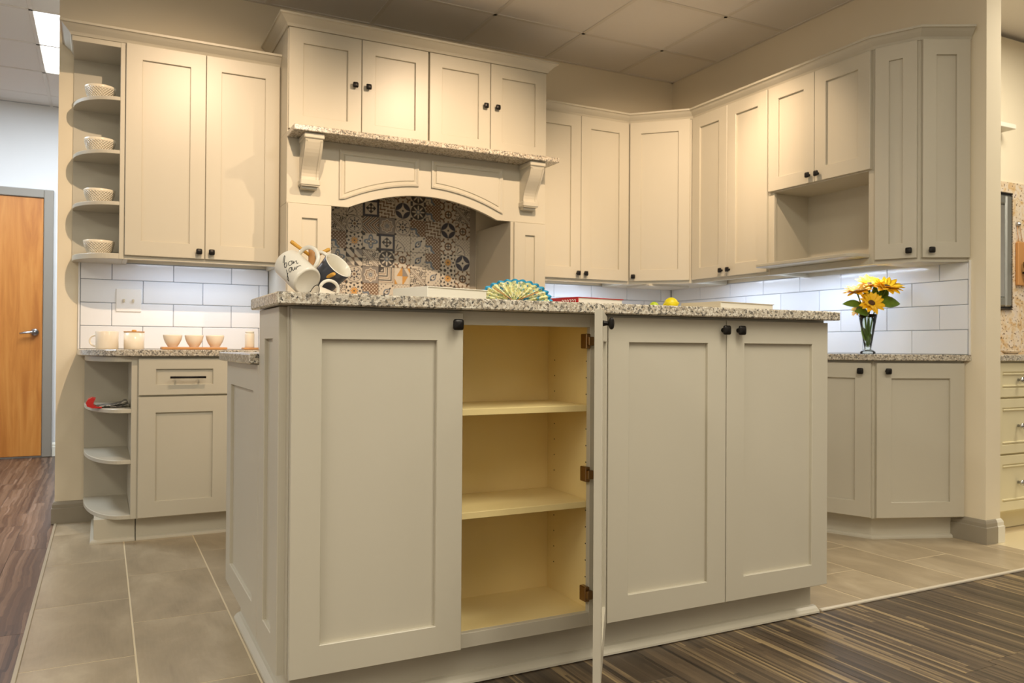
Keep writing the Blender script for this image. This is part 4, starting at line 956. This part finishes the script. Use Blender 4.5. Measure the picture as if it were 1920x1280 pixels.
def write(word, u0, v0, s, slant):
    mbx = MB(); x = 0
    for ch in word:
        for st in STROKES[ch]:
            pts = []
            for i in range(len(st) - 1):
                for kk in range(4):
                    f = kk / 4; pts.append((st[i][0] + (st[i + 1][0] - st[i][0]) * f, st[i][1] + (st[i + 1][1] - st[i][1]) * f))
            pts.append(st[-1])
            for _ in range(2): pts = [pts[0]] + [((pts[i - 1][0] + 2 * pts[i][0] + pts[i + 1][0]) / 4, (pts[i - 1][1] + 2 * pts[i][1] + pts[i + 1][1]) / 4) for i in range(1, len(pts) - 1)] + [pts[-1]]
            q_ = [(u0 + (x + p[0] * 1.25) * s, v0 + p[1] * s) for p in pts]
            mbx.tube([on_mug(0.002 + a_ * math.cos(PHI) - b_ * math.sin(PHI), 0.043 + a_ * math.sin(PHI) + b_ * math.cos(PHI)) for a_, b_ in q_], 0.00085, 5)
        x += 0.68 if ch != 'j' else 0.5
    return mbx
tag(put('lettering', write('bon', -0.030, 0.004, 0.0235, 0), 'ink', t1), 'black handwritten word bon')
tag(put('lettering', write('jour', -0.024, -0.018, 0.0205, 0), 'ink', t1), 'black handwritten word jour')

# --- books, fan, fruit on the bar top
ZB = 1.061
def book(cx, cy, w, d, h, rot, cover, label, spine_side=None):
    t = thing('book', (cx, cy, ZB), label, 'book'); m = Matrix.Translation((cx, cy, ZB)) @ Matrix.Rotation(R(rot), 4, 'Z')
    def loc(mb, name, mat, par):
        o = link(bpy.data.objects.new(name, mb.mesh(name, mat)), m, par); return o
    loc(MB().cbox(-w / 2 + 0.003, w / 2 - 0.004, -d / 2 + 0.003, d / 2 - 0.003, 0.0022, h - 0.0022, 0.0006), 'page_block', 'pages', t)
    c = loc(MB().cbox(-w / 2, w / 2, -d / 2, d / 2, 0, 0.0022, 0.0004).cbox(-w / 2, w / 2, -d / 2, d / 2, h - 0.0022, h, 0.0004).cbox(-w / 2, -w / 2 + 0.0026, -d / 2, d / 2, 0.0022, h - 0.0022, 0.0004), 'cover', cover, t)
    return t, m
def bar_point(px, Y):
    ang = YAW + math.atan((px - 960) / FPX); return CX + math.tan(ang) * (Y - CY), Y
x, y = bar_point(830, -2.665); book(x + 0.01, y + 0.04, 0.225, 0.16, 0.036, 17, 'paper', 'white paperback lying on the bar top left of the fan')
x, y = bar_point(1105, -2.66); rb, rm = book(x, y + 0.03, 0.20, 0.15, 0.024, 12, 'red_cover', 'red-spined book lying on the bar top right of the fan')
sq = MB()
for i in range(6): sq.tube([(-0.1008, -0.062 + 0.011 * i + 0.004 * math.cos(a), 0.012 + 0.0042 * math.sin(a)) for a in [j * 0.9 for j in range(6)]], 0.0009, 5)
link(bpy.data.objects.new('spine_print', sq.mesh('spine_print', 'paper')), rm, rb)
x, y = bar_point(1392, -2.655); book(x - 0.03, y + 0.04, 0.30, 0.17, 0.028, 10, 'cover_tan', 'tan-covered book lying near the right end of the bar top')
# folding fan
fx, fy = bar_point(964, -2.70)
fan = thing('paper_fan', (fx, fy, ZB), 'blue and yellow scalloped paper fan standing open on the bar', 'fan')
nf = 15; blades = MB(); edge = MB(); uu = R3
def fan_surface(r0, r1f, push, mbx, sub=6):
    cols = []
    tot = nf * sub
    for i in range(tot + 1):
        a = math.pi * (1.02) * i / tot - 0.02; s = (i % sub) / sub; pl_ = 0.006 * (1 if (i // (sub // 2)) % 2 == 0 else -1) * 0
        ple = 0.0035 * math.cos(2 * math.pi * i / sub)
        cols.append([Vector((fx, fy, ZB + 0.002)) + uu * (math.cos(math.pi - a) * rr * 1.18) + Z3 * max(0, math.sin(a) * rr * 0.72) + F3 * (ple + push) for rr in (r0, (r0 + r1f(i)) / 2, r1f(i))])
    V = [p for c in cols for p in c]; k = 3
    F = [(i * k + j, (i + 1) * k + j, (i + 1) * k + j + 1, i * k + j + 1) for i in range(tot) for j in range(k - 1)]
    mbx.add(V, F, False)
fan_surface(0.004, lambda i: 0.083 + 0.004 * abs(math.sin(math.pi * i / 6)), 0.0, blades)
fan_surface(0.078, lambda i: 0.090 + 0.006 * abs(math.sin(math.pi * i / 6)), 0.0035, edge)
fo = put('printed_leaf', blades, 'fan_print', fan); eo = put('scalloped_edge', edge, 'fan_edge', fan)
for o in (fo, eo):
    md = o.modifiers.new('thick', 'SOLIDIFY'); md.thickness = 0.0006
put('guard_stick', MB().tube([Vector((fx, fy, ZB + 0.004)) - F3 * 0.006, Vector((fx, fy, ZB + 0.004)) - F3 * 0.006 - uu * 0.062 + Z3 * 0.040], 0.0016, 6), 'board_wood', fan)
put('guard_stick', MB().tube([Vector((fx, fy, ZB + 0.004)) - F3 * 0.006, Vector((fx, fy, ZB + 0.004)) - F3 * 0.006 + uu * 0.070 + Z3 * 0.028], 0.0016, 6), 'board_wood', fan)
def fruit(px, Y, r, mat, name, lab):
    x, y = bar_point(px, Y); prof = [(0.0, -1.18), (0.10, -1.14), (0.2, -1.03)] + [(math.cos(a) * 0.95, math.sin(a)) for a in [R(-72 + 12 * i) for i in range(13)]] + [(0.2, 1.03), (0.10, 1.14), (0.0, 1.18)]
    tag(put(name, MB().lathe([(a * r, b * r) for a, b in prof], (x, y, ZB + r * 0.955), (R3.x, R3.y, 0.12), 28), mat), lab, 'fruit')
fruit(1258, -2.56, 0.0245, 'lemon', 'lemon', 'yellow lemon on the bar top behind the tan book'); fruit(1226, -2.53, 0.0165, 'lime', 'lime', 'small lime on the bar top left of the lemon')

# --- vase with sunflowers on the right worktop
vD = 4.16
vb = P3(1627, 661, vD); vb.z = CZT
vase = thing('glass_vase', tuple(vb), 'clear flared glass vase on the right worktop', 'vase')
outp = [(0.0, 0.0), (0.036, 0.0), (0.038, 0.004), (0.036, 0.012), (0.026, 0.018), (0.016, 0.024), (0.017, 0.034), (0.022, 0.06), (0.030, 0.11), (0.038, 0.16), (0.046, 0.205)]
innp = [(0.0445, 0.2055), (0.0365, 0.16), (0.0285, 0.11), (0.0205, 0.062), (0.014, 0.038), (0.0, 0.034)]
put('glass_body', MB().lathe(outp + innp, vb, seg=36), 'glass', vase)
def leaf_mesh(L, wd, curl=0.25):
    m = MB(); V = []; n = 9
    for i in range(n):
        s = i / (n - 1); w = wd * math.sin(math.pi * min(1, s * 0.92 + 0.08)) ** 0.8 * (1 - 0.25 * s) if i < n - 1 else 0.0008
        for j in (-1, -0.5, 0, 0.5, 1): V.append((s * L, j * w, -curl * L * s * s + 0.12 * w * j * j + (0.0 if j else -0.001)))
    F = [(i * 5 + j, (i + 1) * 5 + j, (i + 1) * 5 + j + 1, i * 5 + j + 1) for i in range(n - 1) for j in range(4)]
    return m.add(V, F, True)
def frame_from(x, z):
    x = Vector(x).normalized(); z = Vector(z); z = (z - x * z.dot(x)).normalized(); y = z.cross(x)
    return Matrix(((x.x, y.x, z.x, 0), (x.y, y.y, z.y, 0), (x.z, y.z, z.z, 0), (0, 0, 0, 1)))
def solid(o, th):
    md = o.modifiers.new('thick', 'SOLIDIFY'); md.thickness = th; return o
LEAF = leaf_mesh(1.0, 0.30).mesh('leaf', 'leaf')
def leaf(parent, p, d, L, wscale, upv):
    Wm = Matrix.Translation(p) @ frame_from(d, upv) @ Matrix.Diagonal((L, L * wscale, L, 1))
    return solid(inst('leaf', LEAF, Wm, parent), 0.012)
PET = leaf_mesh(1.0, 0.27, 0.12)
def flower(px, py, dd, nrm, rad, lab, leaves=()):
    c = P3(px, py, vD + dd); nrm = Vector(nrm).normalized()
    t = thing('sunflower', (vb.x, vb.y, vb.z + 0.04), lab, 'flower', 'sunflowers in the glass vase')
    pm = MB(); e1 = nrm.orthogonal().normalized(); e2 = nrm.cross(e1); rr = random.Random(px)
    for ring, (n, k, tilt) in enumerate(((15, 1.0, 0.22), (13, 0.86, 0.55))):
        for i in range(n):
            a = 2 * math.pi * (i + 0.5 * ring) / n + rr.uniform(-0.1, 0.1); d = (e1 * math.cos(a) + e2 * math.sin(a)); tl = tilt + rr.uniform(-0.2, 0.2)
            xd = (d * math.cos(tl) + nrm * math.sin(tl)); fm = Matrix.Translation(c + d * rad * 0.22) @ frame_from(xd, nrm) @ Matrix.Scale(rad * 0.90 * k * rr.uniform(0.9, 1.1), 4)
            pm.add([fm @ Vector(v) for v in PET.v], PET.f, True)
    solid(put('petals', pm, 'petal', t), 0.0006)
    put('seed_disc', MB().lathe([(0, 0.006), (rad * 0.16, 0.007), (rad * 0.28, 0.004), (rad * 0.32, -0.003), (rad * 0.2, -0.010), (0, -0.011)], c, nrm, 24), 'sun_center', t)
    s0 = vb + Vector((rr.uniform(-0.006, 0.006), rr.uniform(-0.006, 0.006), 0.045)); mid = vb + Vector((0, 0, 0.205)) + (Vector((c.x, c.y, vb.z + 0.205)) - (vb + Vector((0, 0, 0.205)))) * 0.30
    p1 = c - nrm * 0.012; pts = [s0, s0.lerp(mid, 0.5), mid, mid.lerp(p1, 0.6) , p1]
    put('stem', MB().tube(pts, [0.0048, 0.0046, 0.0036, 0.003, 0.004], 8), 'stem', t)
    for lp, ld, LL, ws in leaves: leaf(t, lp, ld, LL, ws, -F3 * 0.8 + Z3 * 0.6)
pp = lambda px, py, dd=0.0: P3(px, py, vD + dd)
flower(1662, 537, 0.0, -F3 * 0.45 + Z3 * 0.85 + R3 * 0.1, 0.085, 'large sunflower at the right of the bouquet', [(pp(1649, 566, -0.01), R3 * 0.9 + U3 * 0.05 - F3 * 0.3, 0.100, 1.5), (pp(1650, 562, 0.01), R3 * 0.45 + U3 * 0.8, 0.085, 1.1)])
flower(1632, 533, 0.03, -F3 * 0.45 + Z3 * 0.8, 0.070, 'sunflower at the top centre of the bouquet', [(pp(1640, 560, 0.02), U3 * 0.9 + R3 * 0.1, 0.075, 0.9)])
flower(1607, 546, 0.0, -F3 * 0.2 + Z3 * 0.92 - R3 * 0.25, 0.068, 'flat-facing sunflower at the left of the bouquet', [(pp(1614, 571, -0.01), -R3 * 0.95 + U3 * 0.18, 0.088, 1.1), (pp(1634, 560, 0.01), -R3 * 0.5 + U3 * 0.75, 0.08, 0.9)])
flower(1634, 568, -0.05, -F3 * 0.8 + Z3 * 0.55, 0.062, 'low sunflower facing forward over the vase rim', [(pp(1628, 586, -0.03), -R3 * 0.85 + U3 * 0.2 - F3 * 0.3, 0.075, 1.4)])
flower(1610, 578, 0.02, -R3 * 0.7 + Z3 * 0.4 - F3 * 0.2, 0.045, 'small sunflower tucked behind the lower left leaf', [(pp(1626, 640, -0.012), -R3 * 0.22 + U3 * 0.95, 0.085, 0.85), (pp(1628, 650, -0.004), R3 * 0.12 + U3 * 0.98, 0.09, 0.7)])

# ------------------------------------------------------------------ side room (right edge)
sr = thing('drawer_base', (0.8, -2.0, 0), 'cream three-drawer base cabinet in the next room', 'cabinet')
SX0 = 0.135; SX1 = 1.25; SY = -2.285
put('body', CB(SX0, SX1, SY, -1.72, 0.10, 0.876, 0.001), 'cream', sr)
put('toe_kick', BX(SX0, SX1, SY + 0.07, -1.72, 0, 0.10), 'cream', sr)
for z0, z1, kx in ((0.114, 0.395, 0), (0.405, 0.683, 0), (0.693, 0.866, 0)):
    d = shaker(sr, (0.225, SY), (1, 0, 0), (0, -1, 0), 0.62, z0, z1, rail=0.060, top=0.045, name='drawer', mat='cream', rec=0.006)
    put('bead', MB().cbox(0.225 + 0.066, 0.225 + 0.554, SY - T - 0.001, SY - T + 0.008, z0 + 0.052, z0 + 0.060, 0.002).cbox(0.225 + 0.066, 0.225 + 0.554, SY - T - 0.001, SY - T + 0.008, z1 - 0.060, z1 - 0.052, 0.002), 'cream', d)
    put('knob', MB().lathe([(0, 0), (0.008, 0), (0.006, 0.012), (0.014, 0.018), (0.015, 0.026), (0, 0.030)], (0.50 - 0.085, SY - T, (z0 + z1) / 2), (0, -1, 0), 18), 'nickel', d)
tag(put('worktop', CB(0.118, 1.6, SY - 0.035, -1.70, 0.8765, 0.908, 0.003), 'granite'), 'narrow granite worktop over the cream drawers in the next room', 'worktop')
put('splash_panel', BX(0.114, 3.0, -1.712, -1.70, 0.908, 1.995), 'gold_granite', wall_side)
mr = thing('mirror', (1.2, -1.72, 1.18), 'tall beaded-frame mirror hung on the gold granite wall', 'mirror')
mx1 = 1.322
put('glass', MB().cbox(mx1 - 0.55, mx1 - 0.075, -1.728, -1.713, 1.265, 1.845, 0.004), 'mirror', mr)
plain('silvered', (176, 178, 174), 0.25, 0.85)
put('bevelled_border', MB().cbox(mx1 - 0.074, mx1 - 0.012, -1.737, -1.713, 1.205, 1.905, 0.010).cbox(mx1 - 0.55, mx1 - 0.075, -1.737, -1.713, 1.205, 1.264, 0.010).cbox(mx1 - 0.55, mx1 - 0.075, -1.737, -1.713, 1.846, 1.905, 0.010), 'silvered', mr)
fr = MB()
for z in [1.19 + 0.0105 * i for i in range(70)]:
    fr.lathe([(0, -0.005), (0.0045, -0.002), (0.0045, 0.002), (0, 0.005)], (mx1, -1.728, z), (0, 0, 1), 6)
for i in range(52): fr.lathe([(0, -0.005), (0.0045, -0.002), (0.0045, 0.002), (0, 0.005)], (mx1 - 0.0105 * i, -1.728, 1.19), (1, 0, 0), 6).lathe([(0, -0.005), (0.0045, -0.002), (0.0045, 0.002), (0, 0.005)], (mx1 - 0.0105 * i, -1.728, 1.92), (1, 0, 0), 6)
put('beaded_frame', fr, 'bronze', mr)
put('frame', MB().cbox(mx1 - 0.014, mx1 + 0.004, -1.724, -1.7125, 1.185, 1.925, 0.002).cbox(mx1 - 0.55, mx1 - 0.014, -1.724, -1.7125, 1.185, 1.203, 0.002).cbox(mx1 - 0.55, mx1 - 0.014, -1.724, -1.7125, 1.907, 1.925, 0.002), 'dark', mr)
ws = thing('wooden_candle_sconce', (1.46, -1.72, 1.3), 'wooden board sconce on the granite wall beside the mirror', 'sconce')
put('board', CB(1.378, 1.56, -1.735, -1.713, 1.345, 1.62, 0.004), 'board_wood', ws)
put('hanger', MB().tube([(1.40, -1.722, 1.62), (1.385, -1.722, 1.72), (1.415, -1.722, 1.72), (1.44, -1.722, 1.62)], 0.002, 6), 'board_wood', ws)
put('hook', MB().lathe([(0, 0), (0.016, 0), (0.016, 0.012), (0.008, 0.02), (0, 0.026)], (1.40, -1.713, 1.735), (0, -1, 0), 16), 'nickel', ws)
put('glass_cup', MB().lathe([(0, 0), (0.026, 0), (0.032, 0.03), (0.034, 0.06), (0.031, 0.06), (0.029, 0.03), (0, 0.004)], (1.425, -1.775, 1.43), seg=24), 'glass', ws)
put('bracket', MB().cbox(1.415, 1.435, -1.80, -1.735, 1.418, 1.430, 0.002), 'black_metal', ws)
tag(put('soap_dish', MB().lathe([(0, 0), (0.035, 0), (0.055, 0.018), (0.057, 0.022), (0.052, 0.020), (0.033, 0.004), (0, 0.004)], (1.19, -1.80, 0.9085), seg=28), 'gold_granite'), 'small golden dish on the next room worktop', 'dish')
tag(put('ledge_shelf', MB().prism([(1.0, -1.702), (1.0, -1.80), (1.24, -1.80), (1.24, -1.702)], 2.300, 2.330, 0.003), 'base_white'), 'short white ledge high on the wall above the mirror', 'shelf')
